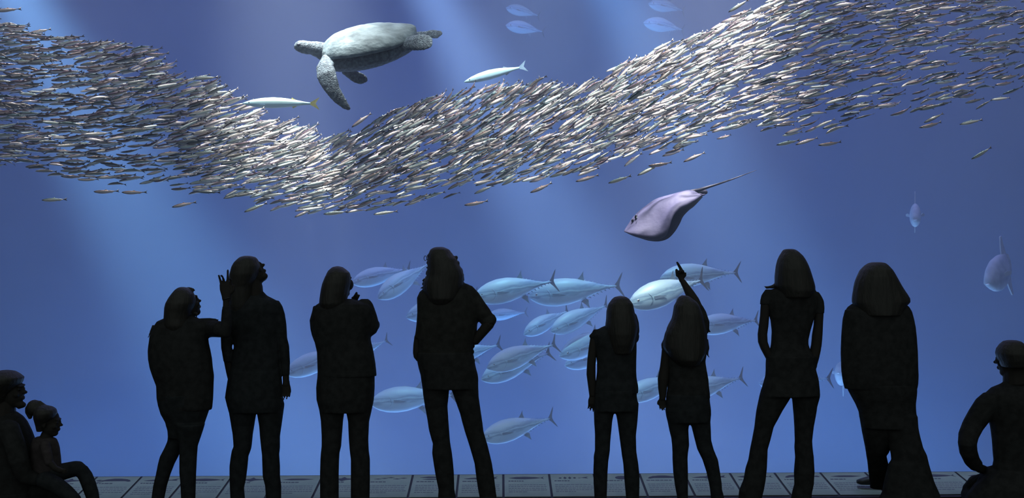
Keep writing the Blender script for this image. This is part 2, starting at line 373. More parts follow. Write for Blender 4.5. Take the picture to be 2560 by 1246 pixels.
# ------------------------------------------------------------------ barracudas
M_barr = skin_gradient('barracuda_skin', [(0.2,(0.34,0.56,0.74)), (0.50,(0.36,0.60,0.72)), (0.60,(0.28,0.42,0.44)), (0.72,(0.48,0.64,0.58)), (0.9,(0.36,0.48,0.42))], 0.16, 0.35, 0.1, 20, 0.08)
M_yfin = noise_color(mat('yellow_fin', (0.62,0.60,0.18), 0.5), (0.55,0.52,0.12), (0.75,0.72,0.28), 20)
H_B = [(0,0.004),(0.05,0.020),(0.14,0.042),(0.28,0.060),(0.45,0.068),(0.62,0.060),(0.78,0.040),(0.92,0.020),(1,0.014)]
def barracuda(hx, hy, tx, ty, Y, yaw, lab, m_tail, bend=0.05, dd=0.0):
    bm = bmesh.new(); rings = []
    for i in range(23):
        t = i / 22; h = lerp_tab(H_B, t)
        rings.append(((-0.5 + t * 0.9, bend * t * t, -0.002 + 0.01 * math.sin(t * 3.1)), (0, h * 0.72, 0), (0, 0, h * 1.08)))
    ring_loft(bm, rings, 16)
    for s in (1, -1): ring_loft(bm, [((-0.498, s*0.003, -0.004), (0.002,0,0), (0,0,0.001)), ((-0.43, s*0.016, -0.012), (0.003,0,0), (0,0,0.002)), ((-0.40, s*0.022, -0.014), (0.001,0,0), (0,0,0.001))], 6)
    bmesh.ops.recalc_face_normals(bm, faces=bm.faces)
    b = link_mesh('barracuda', bm, M_barr); tag(b, lab, 'barracuda')
    def part(name, pts, th, m, loc, rot=(0,0,0)):
        f = bmesh.new(); fin(f, pts, th); o = link_mesh(name, f, m, b, False); o.location = loc; o.rotation_euler = rot
    part('tail_fin', [(0,0.014),(0.05,0.040),(0.135,0.088),(0.11,0.05),(0.078,0.0),(0.11,-0.05),(0.130,-0.088),(0.05,-0.040),(0,-0.014)], 0.003, m_tail, (0.392, bend, 0), (0,0,bend))
    part('dorsal_fin', [(0,0),(0.015,0.028),(0.03,0.028),(0.055,0.0),(0.03,-0.01)], 0.002, M_tunafin, (-0.06, bend*.2, 0.056))
    part('second_dorsal_fin', [(0,0),(0.02,0.034),(0.035,0.02),(0.075,0.002),(0.03,-0.01)], 0.002, m_tail, (0.14, bend*.5, 0.046))
    part('anal_fin', [(0,0),(0.02,-0.030),(0.035,-0.018),(0.075,-0.002),(0.03,0.01)], 0.002, m_tail, (0.15, bend*.5, -0.038))
    part('pectoral_fin', [(0,0.006),(0.05,0.0),(0.07,-0.014),(0.03,-0.012),(0,-0.006)], 0.002, M_tunafin, (-0.27, -0.036, -0.012), (0,0,-0.1))
    bmx = bmesh.new(); ball(bmx, (0,0,0), (0.009, 0.005, 0.009), n=10); e = link_mesh('eye', bmx, M_eye, b); e.location = (-0.41, -0.020, 0.008)
    aim(b, W(hx, hy, Y), W(tx, ty, Y), R(yaw), R(6), 0.9)
barracuda(618, 260, 783, 257, 8.9, 6, 'silver barracuda with a yellow tail above the dip of the shoal', M_yfin, 0.04)
barracuda(1168, 206, 1308, 163, 9.0, 10, 'pale silver barracuda right of the turtle, above the shoal', M_tunafin, 0.05)
barracuda(1195, 246, 1325, 212, 9.9, 8, 'bluish barracuda partly hidden by the top of the shoal right of the turtle', M_tunafin, 0.04)
barracuda(650, 332, 780, 318, 10.6, 8, 'dim barracuda seen through the shoal below the one with the yellow tail', M_tunafin, 0.04)
barracuda(1150, 392, 1320, 345, 10.6, 10, 'dim barracuda seen through the middle of the shoal below the pale one', M_tunafin, 0.04)

# ------------------------------------------------------------------ ocean sunfish, dim at the right
M_mola = noise_color(mat('sunfish_hide', (0.4,0.5,0.6), 0.5), (0.32,0.42,0.52), (0.62,0.70,0.76), 6, 4, 0.3, 0.7)
def sunfish(px, py, Y, s, yaw, pitch, lab):
    bm = bmesh.new(); rings = []
    prof = [(0,0.05),(0.04,0.10),(0.12,0.19),(0.25,0.28),(0.42,0.33),(0.6,0.33),(0.78,0.29),(0.92,0.25),(1.0,0.22)]
    for i in range(15):
        t = i / 14; h = lerp_tab(prof, t)
        rings.append(((-0.5 + t * 0.92, 0, 0), (0, 0.15 * math.sin(math.pi * min(1, t * 0.9 + 0.12)) ** 0.7 + 0.004, 0), (0, 0, h)))
    ring_loft(bm, rings, 18); bmesh.ops.recalc_face_normals(bm, faces=bm.faces)
    b = link_mesh('ocean_sunfish', bm, M_mola); tag(b, lab, 'sunfish', 'ocean sunfish at the right')
    def part(name, pts, th, loc, rot=(0,0,0), m=M_mola):
        f = bmesh.new(); fin(f, pts, th); o = link_mesh(name, f, m, b, False); o.location = loc; o.rotation_euler = rot
    part('dorsal_fin', [(0,0),(0.04,0.18),(0.10,0.36),(0.15,0.36),(0.16,0.16),(0.19,-0.03)], 0.012, (0.20, 0, 0.25), (0,0,0.0))
    part('anal_fin', [(0,0),(0.04,-0.18),(0.10,-0.36),(0.15,-0.36),(0.16,-0.16),(0.19,0.03)], 0.012, (0.20, 0, -0.25))
    part('tail_fin', [(0,0.22),(0.07,0.18),(0.10,0.08),(0.11,0),(0.10,-0.08),(0.07,-0.18),(0,-0.22)], 0.010, (0.40, 0, 0))
    for q in (1, -1):
        part('pectoral_fin', [(0,0.03),(0.08,0.07),(0.14,0.04),(0.13,-0.02),(0,-0.03)], 0.008, (-0.12, q*0.135, 0), (0,0,q*0.9))
        bmx = bmesh.new(); ball(bmx, (0,0,0), (0.028, 0.014, 0.028), n=10); e = link_mesh('eye', bmx, M_eye, b); e.location = (-0.36, q*0.088, 0.05)
    bmx = bmesh.new(); ball(bmx, (0,0,0), (0.02, 0.045, 0.014), n=12); e = link_mesh('mouth', bmx, M_silver_eye, b); e.location = (-0.505, 0, -0.01)
    b.location = W(px, py, Y); b.scale = (s,) * 3; b.rotation_euler = (0, R(pitch), R(yaw))
sunfish(2288, 538, 17.0, 0.62, 68, -18, 'dim ocean sunfish seen nearly head on, above the woman with wide loose hair')
sunfish(2498, 682, 15.5, 0.85, 38, -24, 'pale ocean sunfish close to the right edge above the seated man')
sunfish(2104, 935, 22.5, 0.85, 60, 8, 'very dim ocean sunfish between the woman in flared trousers and the long haired one')

# ------------------------------------------------------------------ stingray
def ray():
    Y0 = 8.6
    def Z(p, Y): return W(1500 + p[0] / 5.19, 400 + p[1] / 5.19, Y)
    near = [(312,932),(400,972),(500,1002),(620,1032),(740,1038),(845,995),(895,900),(925,800),(965,715),(1040,640),(1130,595),(1225,535),(1318,462)]
    spin = [(352,868),(392,792),(445,722),(520,650),(600,588),(680,530),(760,490),(850,464),(940,440),(1030,414),(1100,395),(1160,388),(1205,398)]
    far  = [(330,940),(420,984),(520,1016),(640,1050),(770,1056),(880,1020),(965,935),(1030,830),(1075,735),(1150,655),(1210,610),(1275,545),(1335,480)]
    rows = []
    nt = len(near)
    for i in range(nt):
        e = math.sin(math.pi * min(1, (i + 0.6) / nt)) ** 0.6
        a = Z(near[i], Y0 - 0.22 * e); s = Z(spin[i], Y0 + 0.06); f = Z(far[i], Y0 + 0.06 + 0.30 * e)
        row = []
        for k in range(17):
            u = k / 16
            if u <= 0.5:
                v = u * 2; p = a.lerp(s, v); bul = math.sin(math.pi * v) * 0.045 * e; off = Vector((-0.3, -0.8, 0.45)).normalized() * bul
                off += Vector((-0.3,-0.8,0.45)).normalized() * 0.012 * e * math.sin(v * 9 + 0.6)
            else:
                v = (u - 0.5) * 2; p = s.lerp(f, v); off = Vector((0, 1, 0.2)) * math.sin(math.pi * v) * 0.04 * e
            row.append(p + off)
        rows.append(row)
    # resample along the body with Catmull-Rom for a smooth outline
    def cat(P, t):
        i = min(int(t), len(P) - 2); u = t - i
        p0, p1, p2, p3 = P[max(i-1,0)], P[i], P[i+1], P[min(i+2,len(P)-1)]
        return 0.5 * ((2*p1) + (p2-p0)*u + (2*p0-5*p1+4*p2-p3)*u*u + (3*p1-p0-3*p2+p3)*u*u*u)
    N = 60; K = 17
    G = [[cat([rows[i][k] for i in range(nt)], j / (N-1) * (nt-1)) for k in range(K)] for j in range(N)]
    bm = bmesh.new(); top = [[bm.verts.new(p) for p in row] for row in G]; bot = []
    for j in range(N):
        e = math.sin(math.pi * (j + 1.5) / (N + 2)) ** 0.5; r = []
        for k in range(K):
            pr = G[max(j-1,0)][k]; nx = G[min(j+1,N-1)][k]; l_ = G[j][max(k-1,0)]; rr_ = G[j][min(k+1,K-1)]
            n = (nx - pr).cross(rr_ - l_)
            n = n.normalized() if n.length > 1e-9 else Vector((0,-1,0))
            if k <= 8 and n.dot(Vector((-.3,-.8,.5))) < 0: n = -n
            if k > 8 and n.dot(Vector((0,1,.4))) < 0: n = -n
            th = (0.003 + 0.028 * math.sin(math.pi * k / (K-1)) ** 2) * e + 0.002
            r.append(bm.verts.new(G[j][k] - n * th))
        bot.append(r)
    for j in range(N-1):
        for k in range(K-1):
            bm.faces.new((top[j][k], top[j][k+1], top[j+1][k+1], top[j+1][k])).material_index = 0
            bm.faces.new((bot[j][k], bot[j+1][k], bot[j+1][k+1], bot[j][k+1])).material_index = 1
        for k in (0, K-1):
            bm.faces.new((top[j][k], top[j+1][k], bot[j+1][k], bot[j][k]))
    for j in (0, N-1):
        for k in range(K-1): bm.faces.new((top[j][k], bot[j][k], bot[j][k+1], top[j][k+1]))
    # the tail grows out of the back
    tl = [((1090,425),20),((1180,412),26),((1290,392),24),((1420,348),17),((1560,305),13),((1720,250),9),((1880,190),6),((2035,132),2.5)]
    tube(bm, [(Z(p, Y0 + 0.10 + 0.05 * i / 7), r / 5.19 * Y0 / F * 1.0) for i, (p, r) in enumerate(tl)], 12, None, 1)
    bmesh.ops.recalc_face_normals(bm, faces=bm.faces)
    m1 = noise_color(mat('stingray_back', (0.36,0.31,0.44), 0.6, spec=0.25), (0.095,0.095,0.20), (0.13,0.125,0.25), 5, 4, 0.3, 0.7, bump=0.15, bscale=30)
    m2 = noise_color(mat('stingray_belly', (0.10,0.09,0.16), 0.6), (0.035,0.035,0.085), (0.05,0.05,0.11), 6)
    b = link_mesh('stingray', bm, [m1, m2]); c = Z((800, 700), Y0); recentre(b, c)
    tag(b, 'lilac grey stingray with a long whip tail swimming left under the shoal', 'stingray')
    def local(name, bm2, m):
        o = link_mesh(name, bm2, m, b); o.data.transform(Matrix.Translation(-c)); return o
    for (p, r) in (((468,742),(0.014,0.014,0.020)), ((422,790),(0.012,0.012,0.015))):
        e = bmesh.new(); ball(e, Z(p, Y0 - 0.03), r); local('eye', e, M_eye)
    e = bmesh.new(); ball(e, Z((478,752), Y0 - 0.06), (0.006,0.006,0.011)); local('spiracle', e, M_silver_eye)
    e = bmesh.new(); tube(e, [(Z((1240,415), Y0+0.14), 0.018, 0.008), (Z((1320,418), Y0+0.15), 0.022, 0.008), (Z((1378,418), Y0+0.16), 0.020, 0.006)], 12); local('pelvic_fin', e, m2)
    e = bmesh.new(); tube(e, [(Z((1290,448), Y0+0.02), 0.012, 0.006), (Z((1330,458), Y0+0.02), 0.010, 0.006), (Z((1362,448), Y0+0.03), 0.006, 0.004)], 12)
    local('pelvic_fin', e, m1)
ray()

# ------------------------------------------------------------------ sea turtle
def turtle():
    Y0 = 8.8; k = Y0 / F
    def Z(x, y, dy=0.0): return W(700 + x / 3.1156, 40 + y / 3.1156, Y0 + dy)
    C = Z(700, 225)                                             # middle of the shell
    rot = Matrix.Rotation(R(9.0), 3, 'Y').to_4x4()
    rot = Matrix.Rotation(R(-10.0), 4, 'Y') @ Matrix.Rotation(R(27), 4, 'X')
    def S(x, y, z): return C + rot.to_3x3() @ Vector((x, y, z))
    wt = [(-0.46,0.02),(-0.44,0.10),(-0.40,0.18),(-0.32,0.26),(-0.2,0.315),(-0.05,0.335),(0.1,0.32),(0.22,0.275),(0.32,0.205),(0.40,0.12),(0.445,0.04),(0.455,0.01)]
    skin = noise_color(mat('turtle_skin', (0.16,0.20,0.23), 0.7), (0.02,0.035,0.055), (0.11,0.16,0.20), 38, 6, 0.35, 0.7, bump=0.6, bscale=90)
    shellm = noise_color(mat('turtle_shell', (0.35,0.42,0.45), 0.75), (0.035,0.06,0.075), (0.15,0.21,0.24), 11, 9, 0.32, 0.66, bump=0.5, bscale=22, stretch=(0.6,1,1))
    plm = noise_color(mat('turtle_underside', (0.22,0.28,0.33), 0.7), (0.16,0.21,0.26), (0.30,0.37,0.42), 9, 5)
    # carapace: domed top, overhanging rim
    bm = bmesh.new(); NX, NY = 49, 29; topv, botv = [], []
    for i in range(NX):
        x = -0.455 + 0.905 * i / (NX-1); w = lerp_tab(wt, x) ; tr, br = [], []
        for j in range(NY):
            v = -1 + 2 * j / (NY-1); y = w * math.sin(v * math.pi / 2)
            e = math.sqrt(max(0, 1 - (y / max(w, 1e-4)) ** 2)); lx = math.sqrt(max(0, 1 - (x / 0.47) ** 2))
            z = 0.165 * e ** 1.25 * (w / 0.335) ** 0.6 * (0.55 + 0.45 * lx) + 0.02
            z += 0.045 * max(0, (x - 0.25) / 0.2) ** 1.5 - 0.02 * max(0, (-x - 0.3) / 0.16)
            z += 0.010 * (1 - e) ** 2 * (1 if x < 0.4 else 0.4)
            z -= 0.03 * (1 - e)
            seam = 0.004 * (abs(math.sin(x * 17 + 0.4)) < 0.14) + 0.004 * (abs(abs(v) - 0.40) < 0.04)
            tr.append(bm.verts.new(S(x, y, z - seam)))
            br.append(bm.verts.new(S(x * 0.975, y * 0.965, z - 0.018 - 0.03 * e)))
        topv.append(tr); botv.append(br)
    for i in range(NX-1):
        for j in range(NY-1):
            bm.faces.new((topv[i][j], topv[i+1][j], topv[i+1][j+1], topv[i][j+1]))
            bm.faces.new((botv[i][j], botv[i][j+1], botv[i+1][j+1], botv[i+1][j]))
        for j in (0, NY-1): bm.faces.new((topv[i][j], botv[i][j], botv[i+1][j], topv[i+1][j]))
    for i in (0, NX-1):
        for j in range(NY-1): bm.faces.new((topv[i][j], topv[i][j+1], botv[i][j+1], botv[i][j]))
    bmesh.ops.recalc_face_normals(bm, faces=bm.faces)
    carb = bm
    # body: plastron, neck, head, four flippers, tail in one surface
    bm = bmesh.new(); rings = []
    for i in range(15):
        x = -0.43 + 0.82 * i / 14; w = lerp_tab(wt, x) * 0.93; q = math.sin(math.pi * (i + 1.2) / 16.4) ** 0.6
        rings.append((S(x, 0, -0.082 + 0.05 * (x + .1)), rot.to_3x3() @ Vector((0, w, 0)), rot.to_3x3() @ Vector((0, 0, 0.118 * q))))
    ring_loft(bm, rings, 28)
    m = 1 / 3.1156 * k
    # neck and head
    tube(bm, [(Z(420,290), 62*m), (Z(340,272,-.02), 66*m), (Z(285,258,-.04), 60*m), (Z(235,247,-.05), 50*m), (Z(190,240,-.06), 46*m), (Z(155,236,-.06), 40*m), (Z(128,234,-.06), 28*m)], 18)
    tube(bm, [(Z(430,340), 50*m), (Z(350,315,-.02), 46*m), (Z(290,290,-.04), 34*m), (Z(240,270,-.05), 30*m)], 14); ball(bm, Z(185,236,-.06), (58*m, 46*m, 46*m)); ball(bm, Z(160,222,-.06), (44*m, 36*m, 30*m))
    tube(bm, [(Z(160,240,-.06), 30*m), (Z(122,243,-.06), 21*m), (Z(114,250,-.06), 12*m)], 12)          # beak
    tube(bm, [(Z(215,268,-.05), 34*m), (Z(165,266,-.06), 24*m), (Z(130,262,-.06), 12*m)], 12)          # lower jaw
    ball(bm, Z(142,222,-.09), (20*m, 14*m, 15*m))                                                       # brow
    # near front flipper
    def blade(pts, dirs=None):
        rings = []
        for i, (x, y, dy, hc, ht) in enumerate(pts):
            a = pts[max(i-1,0)]; b = pts[min(i+1,len(pts)-1)]
            d = (Z(b[0],b[1],b[2]) - Z(a[0],a[1],a[2])).normalized()
            dd = Vector(dirs) if dirs else Vector((0, 1, 0))
            ch = d.cross(dd).normalized(); tn = d.cross(ch).normalized()
            rings.append((Z(x,y,dy), ch * hc * m, tn * ht * m))
        rings.insert(0, (rings[0][0] - (rings[1][0]-rings[0][0]) * 0.15, rings[0][1]*0.6, rings[0][2]*0.6))
        rings.append((rings[-1][0] + (rings[-1][0]-rings[-2][0]) * 0.25, rings[-1][1]*0.35, rings[-1][2]*0.4))
        ring_loft(bm, rings, 20)
    blade([(430,300,-.05,60,50),(380,345,-.14,62,46),(350,400,-.22,72,36),(360,455,-.26,80,28),(385,520,-.27,72,22),(420,590,-.27,56,17),(465,650,-.26,46,14),(510,700,-.25,32,11),(540,725,-.24,16,8)], (0.2, 1, 0.1))
    # far front flipper
    blade([(500,420,.24,34,24),(545,450,.28,40,18),(590,475,.32,50,13),(630,487,.35,50,10),(662,494,.37,36,8),(680,497,.38,20,6)], (0.1,1,0.04))
    # near rear flipper
    blade([(880,290,-.02,44,40),(950,240,-.12,52,34),(1020,210,-.20,60,26),(1080,205,-.24,70,20),(1130,205,-.26,66,15),(1165,205,-.27,52,11),(1185,206,-.27,36,7)], (0.1,1,-.2))
    # far rear flipper
    blade([(1000,150,.22,26,22),(1080,140,.30,20,14),(1130,142,.34,26,11),(1180,142,.37,38,9),(1220,142,.40,38,8),(1255,130,.42,22,6)], (0,1,.1))
    tube(bm, [(Z(980,230,.05), 34*m), (Z(1080,165,.08), 24*m), (Z(1140,150,.09), 9*m)], 12)             # tail
    def wrinkles(me):
        N = [v.normal.copy() for v in me.vertices]
        for v, nv in zip(me.vertices, N):
            p = v.co.copy()
            d = noise.fractal(p * 22, 1.0, 2.0, 4) * 0.0018 + (abs(math.sin(p.x * 95 + 3 * noise.noise(p * 9))) ** 6) * -0.002
            v.co = p + nv * d
    b = remeshed('sea_turtle', bm, skin, 0.008, 3, origin=C, sculpt=wrinkles)
    me = b.data; me.materials.append(plm)
    tag(b, 'large grey green sea turtle gliding left above the dip of the sardine shoal', 'sea turtle')
    c = link_mesh('carapace', carb, shellm, b); c.data.transform(Matrix.Translation(-C))
    sub = c.modifiers.new('s', 'SUBSURF'); sub.levels = 1; sub.render_levels = 1
    for (x, y, dy, r) in ((146,226,-.142,(0.017,0.010,0.014)), (146,226,.018,(0.017,0.010,0.014))):
        e = bmesh.new(); ball(e, Z(x, y, dy), r); o = link_mesh('eye', e, M_eye, b); o.data.transform(Matrix.Translation(-C))
turtle()
# ------------------------------------------------------------------ row of species signs along the window
M_plate = noise_color(mat('sign_plate', (0.30,0.40,0.38), 0.55), (0.31,0.38,0.33), (0.38,0.44,0.38), 8)
M_ink = mat('sign_ink', (0.075, 0.075, 0.12), 0.7)
M_text = mat('sign_text', (0.17, 0.16, 0.22), 0.7)
SY0, SZ0, SY1, SZ1 = 6.502, 0.0235, 6.908, 0.0975
sl = Vector((0, SY1 - SY0, SZ1 - SZ0)); SLn = sl.length; su = sl.normalized(); sn = Vector((0, -su.z, su.y))
PITCH = 0.3246; SX0 = (1256 - CX) * 6.9 / F
def sp(x, u, h=0.0):                                    # point on the sloping ledge
    return Vector((x, SY0, SZ0)) + su * (u * SLn) + sn * h
def slab(bm, pts, h0, h1, cx_):
    a = [bm.verts.new(sp(cx_ + x, u, h0)) for x, u in pts]; b = [bm.verts.new(sp(cx_ + x, u, h1)) for x, u in pts]
    bm.faces.new(a[::-1]); bm.faces.new(b)
    for i in range(len(pts)):
        j = (i + 1) % len(pts); bm.faces.new((a[i], a[j], b[j], b[i]))
def turtle_pic(f):
    return [[(-.10*f,.80),(-.07*f,.85),(-.02*f,.885),(.03*f,.885),(.075*f,.86),(.10*f,.82),(.112*f,.77),(.098*f,.75),(.07*f,.775),(.02*f,.775),(-.04*f,.775),(-.08*f,.775)], [(-.095*f,.82),(-.12*f,.84),(-.14*f,.80),(-.125*f,.775),(-.10*f,.79)], [(-.09*f,.78),(-.11*f,.75),(-.135*f,.70),(-.11*f,.71),(-.075*f,.775)]]
def fish_pic(h, thin=1.0):
    w = .125*thin
    return [[(-w,.81),(-.6*w,.81+h*.8),(-.1*w,.81+h),(.5*w,.81+h*.6),(.8*w,.815),(w,.81+h),(.92*w,.81),(w,.81-h),(.8*w,.805),(.5*w,.81-h*.6),(-.1*w,.81-h),(-.6*w,.81-h*.8)]]
PICS = ['fish','shark','turtle','shark','fish','shark','seal','shark','shoal','two','shark','fish','sardines','round','turtle_left','shark','fish','turtle_left','seal','shoal','fish','seal','shark']
def pic(kind):
    if kind == 'turtle': return turtle_pic(1)
    if kind == 'turtle_left': return [[(-x, u) for x, u in q][::-1] for q in turtle_pic(1)][:2] + fish_pic(.01, .3)[:0]
    if kind == 'fish': return fish_pic(.055)
    if kind == 'round': return [[(.03+.05*math.cos(t), .80+.08*math.sin(t)) for t in [i*math.pi/6 for i in range(12)]]]
    if kind == 'shark': return [[(-.12,.79),(-.06,.83),(-.02,.84),(.0,.90),(.02,.84),(.07,.82),(.12,.88),(.105,.81),(.12,.78),(.07,.79),(.02,.77),(-.01,.72),(-.04,.77),(-.09,.77)]]
    if kind == 'seal': return [[(-.11,.80),(-.05,.84),(.04,.84),(.11,.81),(.04,.77),(-.05,.77)]]
    if kind == 'two': return [[(-.11,.86),(-.05,.90),(.02,.89),(.02,.84),(-.05,.83)], [(-.09,.78),(-.03,.80),(.06,.79),(.06,.76),(-.05,.755)]]
    if kind == 'sardines': return [[(-.085+k*.034-.012,.80),(-.085+k*.034,.80+.03+.03*math.sin(k)),(-.085+k*.034+.013,.80),(-.085+k*.034,.77-.02*math.sin(k))] for k in range(6)] + [[(.06,.81),(.115,.85),(.10,.81),(.115,.77)]]
    return [[(-.08+k*.045-.03,.80+((k*7)%3)*.03),(-.08+k*.045,.82+((k*7)%3)*.03),(-.08+k*.045+.025,.80+((k*7)%3)*.03),(-.08+k*.045,.785+((k*7)%3)*.03)] for k in range(5)]
LEFTN = {-11:'sign panel at the left edge behind the seated adult', -10:'sign panel behind the knee of the seated child', -9:'sign panel with a dark turtle picture right of the seated child',
 -8:'sign panel with a shark picture behind the left foot of the leftmost standing woman', -7:'sign panel with an outlined fish between the two leftmost standing women', -6:'sign panel behind the left leg of the woman tilting her head back',
 -5:'sign panel with a dark flat fish right of the woman tilting her head back', -4:'sign panel behind the left leg of the woman in the blazer', -3:'sign panel with several small fish right of the woman in the blazer',
 -2:'sign panel with two dark fish left of the curly haired person', -1:'sign panel with a dark shark between the feet of the curly haired person', 0:'sign panel with a fork tailed fish, first one right of the curly haired person',
 1:'sign panel with a broken row of sardines left of the smaller girl', 2:'sign panel with a round fish behind the legs of the smaller girl', 3:'sign panel with a dark turtle picture between the two girls',
 4:'sign panel with a shark behind the legs of the pointing girl', 5:'sign panel behind the left foot of the woman in flared trousers', 6:'sign panel with a dark turtle between the feet of the woman in flared trousers',
 7:'sign panel with a dark fish right of the woman in flared trousers', 8:'sign panel behind the foot that rests on the ledge', 9:'sign panel hidden behind the long haired woman in the loose jacket', 10:'sign panel right of the long haired woman in the loose jacket', 11:'sign panel behind the crouching man'}
rw = random.Random(3)
for k in range(-11, 12):
    xc = SX0 + (k + 0.5) * PITCH; hw = PITCH / 2 - (0.010 if k % 2 else 0.006)
    bm = bmesh.new(); slab(bm, [(-hw, .012), (hw, .012), (hw, .975), (-hw, .975)], 0.0006, 0.004, xc)
    bmesh.ops.recalc_face_normals(bm, faces=bm.faces)
    o = link_mesh('sign_panel', bm, M_plate, None, False); recentre(o, sp(xc, 0.5)); cc = sp(xc, 0.5)
    tag(o, LEFTN[k], 'sign', 'species signs along the window ledge')
    bm = bmesh.new()
    for q in pic(PICS[k + 11]): slab(bm, q, 0.0041, 0.0046, xc)
    bmesh.ops.recalc_face_normals(bm, faces=bm.faces)
    a = link_mesh('animal_picture', bm, M_ink, o, False); a.data.transform(Matrix.Translation(-cc))
    for nm, u0, nl, lh, x1, m_ in (('heading', .66, 1, .030, rw.uniform(-.04, .05), M_ink), ('paragraph', .52, 5, .020, .125, M_text)):
        bm = bmesh.new()
        for li in range(nl):
            x = -.128; u = u0 - li * .075 - (0.02 if nl > 1 else 0)
            end = x1 if li < nl - 1 or nl == 1 else 0.0
            while x < end:
                w = rw.uniform(.010, .030); slab(bm, [(x, u), (min(x + w, end + .01), u), (min(x + w, end + .01), u + lh), (x, u + lh)], 0.0041, 0.0045, xc); x += w + .005
        bmesh.ops.recalc_face_normals(bm, faces=bm.faces)
        a = link_mesh(nm, bm, m_, o, False); a.data.transform(Matrix.Translation(-cc))
# ------------------------------------------------------------------ the shoal of sardines
rs = random.Random(11)
TOP = [(-60,10),(0,42),(70,72),(130,88),(240,108),(330,112),(390,128),(400,150),(480,190),(540,212),(600,246),(640,278),(700,303),(760,328),(820,348),(870,345),(900,325),(960,292),(1050,258),(1110,240),(1150,232),(1240,222),(1330,208),(1400,208),(1440,224),(1500,190),(1560,160),(1650,120),(1750,86),(1820,56),(1900,14),(1960,-12),(2620,-30)]
BOT = [(-60,425),(0,430),(60,440),(150,450),(250,462),(350,466),(440,472),(530,486),(640,508),(750,522),(850,528),(960,520),(1080,496),(1200,478),(1280,462),(1400,440),(1480,424),(1560,404),(1700,372),(1800,345),(1900,325),(2000,335),(2080,330),(2110,318),(2200,292),(2330,290),(2400,268),(2450,258),(2620,250)]
ANG_T = [(-60,-2),(200,8),(500,20),(700,24),(900,32),(1150,38),(1350,36),(1550,34),(1750,30),(1950,22),(2150,12),(2620,3)]
ANG_B = [(-60,0),(200,2),(500,8),(700,12),(900,16),(1150,20),(1350,24),(1550,22),(1750,18),(1950,13),(2150,16),(2620,18)]
DENS = [(-60,1.15),(400,1.15),(900,1.1),(1500,1.15),(1900,1.1),(2100,0.8),(2350,0.55),(2620,0.45)]
DARK = [(-60,1.1),(300,0.95),(480,0.7),(650,0.22),(850,0.05),(1000,0.2),(1120,0.95),(1300,1.05),(1420,0.8),(1500,0.15),(1850,0.05),(2000,0.5),(2150,0.95),(2620,1.1)]   # share of fish rolled back up
LS = 0.212                                                    # body length, metres
H_S = [(0,0.010),(0.05,0.031),(0.15,0.055),(0.30,0.073),(0.48,0.078),(0.66,0.064),(0.82,0.039),(0.95,0.017),(1,0.012)]
def sardine_body(n=10, m=12):
    bm = bmesh.new(); rings = []
    for i in range(m):
        t = (i / (m-1)) ** 1.1; h = lerp_tab(H_S, t)
        rings.append(((-0.5 + t * 0.86, 0, 0), (0, h * 0.62, 0), (0, 0, h)))
    ring_loft(bm, rings, n)
    fin(bm, [(-0.06,0.066),(-0.01,0.100),(0.02,0.094),(0.06,0.060)], 0.003)
    fin(bm, [(0.14,-0.042),(0.20,-0.064),(0.27,-0.028),(0.20,-0.026)], 0.003)
    return bm
def sardine_tail():
    bm = bmesh.new(); fin(bm, [(0.34,0.014),(0.40,0.028),(0.48,0.072),(0.452,0.025),(0.44,0.0),(0.452,-0.025),(0.48,-0.072),(0.40,-0.035),(0.34,-0.014)], 0.003)
    return bm
def sardine_skin():
    m = mat('sardine_skin', (0.5,0.5,0.5), 0.22, 0.35); n, l, b = nodes(m)
    at = n.new('ShaderNodeVertexColor'); at.layer_name = 'skin'
    l.new(at.outputs['Color'], b.inputs['Base Color'])
    tc = n.new('ShaderNodeTexCoord'); nt = n.new('ShaderNodeTexNoise'); nt.inputs['Scale'].default_value = 40; l.new(tc.outputs['Object'], nt.inputs['Vector'])
    bp = n.new('ShaderNodeBump'); bp.inputs['Strength'].default_value = 0.25; bp.inputs['Distance'].default_value = 0.01
    l.new(nt.outputs['Fac'], bp.inputs['Height']); l.new(bp.outputs['Normal'], b.inputs['Normal'])
    return m
M_sard = sardine_skin()
BACKS = [(0.13,0.12,0.11), (0.12,0.075,0.10), (0.06,0.11,0.12), (0.15,0.10,0.09)]
SIDES = [(0.92,0.84,0.80), (0.86,0.90,0.88), (0.95,0.92,0.86), (0.85,0.76,0.80), (0.70,0.80,0.80)]
def skin_at(x, z, back, side):
    """natural counter-shading of a sardine: dark back, silver flank, pale belly"""
    k = max(0.0, min(1.0, (0.030 - z) / 0.026))
    c = [back[i] + (side[i] - back[i]) * k for i in range(3)]
    if x < -0.40 and abs(z - 0.008) < 0.02: c = [0.03, 0.03, 0.04]
    if x > 0.34: c = [0.16, 0.15, 0.16]
    return (*c, 1)
def bend_fn(kb): return lambda v: Vector((v.x, v.y + kb * (v.x + 0.1) ** 2, v.z + kb * 0.25 * (v.x + 0.1) ** 2))
def sardine_mesh(name, bm, bend, back, side):
    me = bpy.data.meshes.new(name); f = bend_fn(bend)
    bmesh.ops.recalc_face_normals(bm, faces=bm.faces)
    z0 = {v.index: v.co.copy() for v in bm.verts}
    for v in bm.verts: v.co = f(v.co)
    bm.verts.ensure_lookup_table(); bm.to_mesh(me)
    ca = me.color_attributes.new('skin', 'FLOAT_COLOR', 'POINT')
    for i, v in enumerate(me.vertices):
        ca.data[i].color = skin_at(v.co.x, v.co.z, back, side)
    for p in me.polygons: p.use_smooth = True
    me.materials.append(M_sard); bm.free()
    return me
variants = []
for vi in range(8):
    bd = (-0.5, -0.2, 0.15, 0.4, 0.0, 0.6, -0.35, 0.25)[vi]; bk, sd = BACKS[vi % 4], SIDES[vi % 5]
    variants.append((sardine_mesh('sardine', sardine_body(), bd, bk, sd), sardine_mesh('tail_fin', sardine_tail(), bd, bk, sd)))

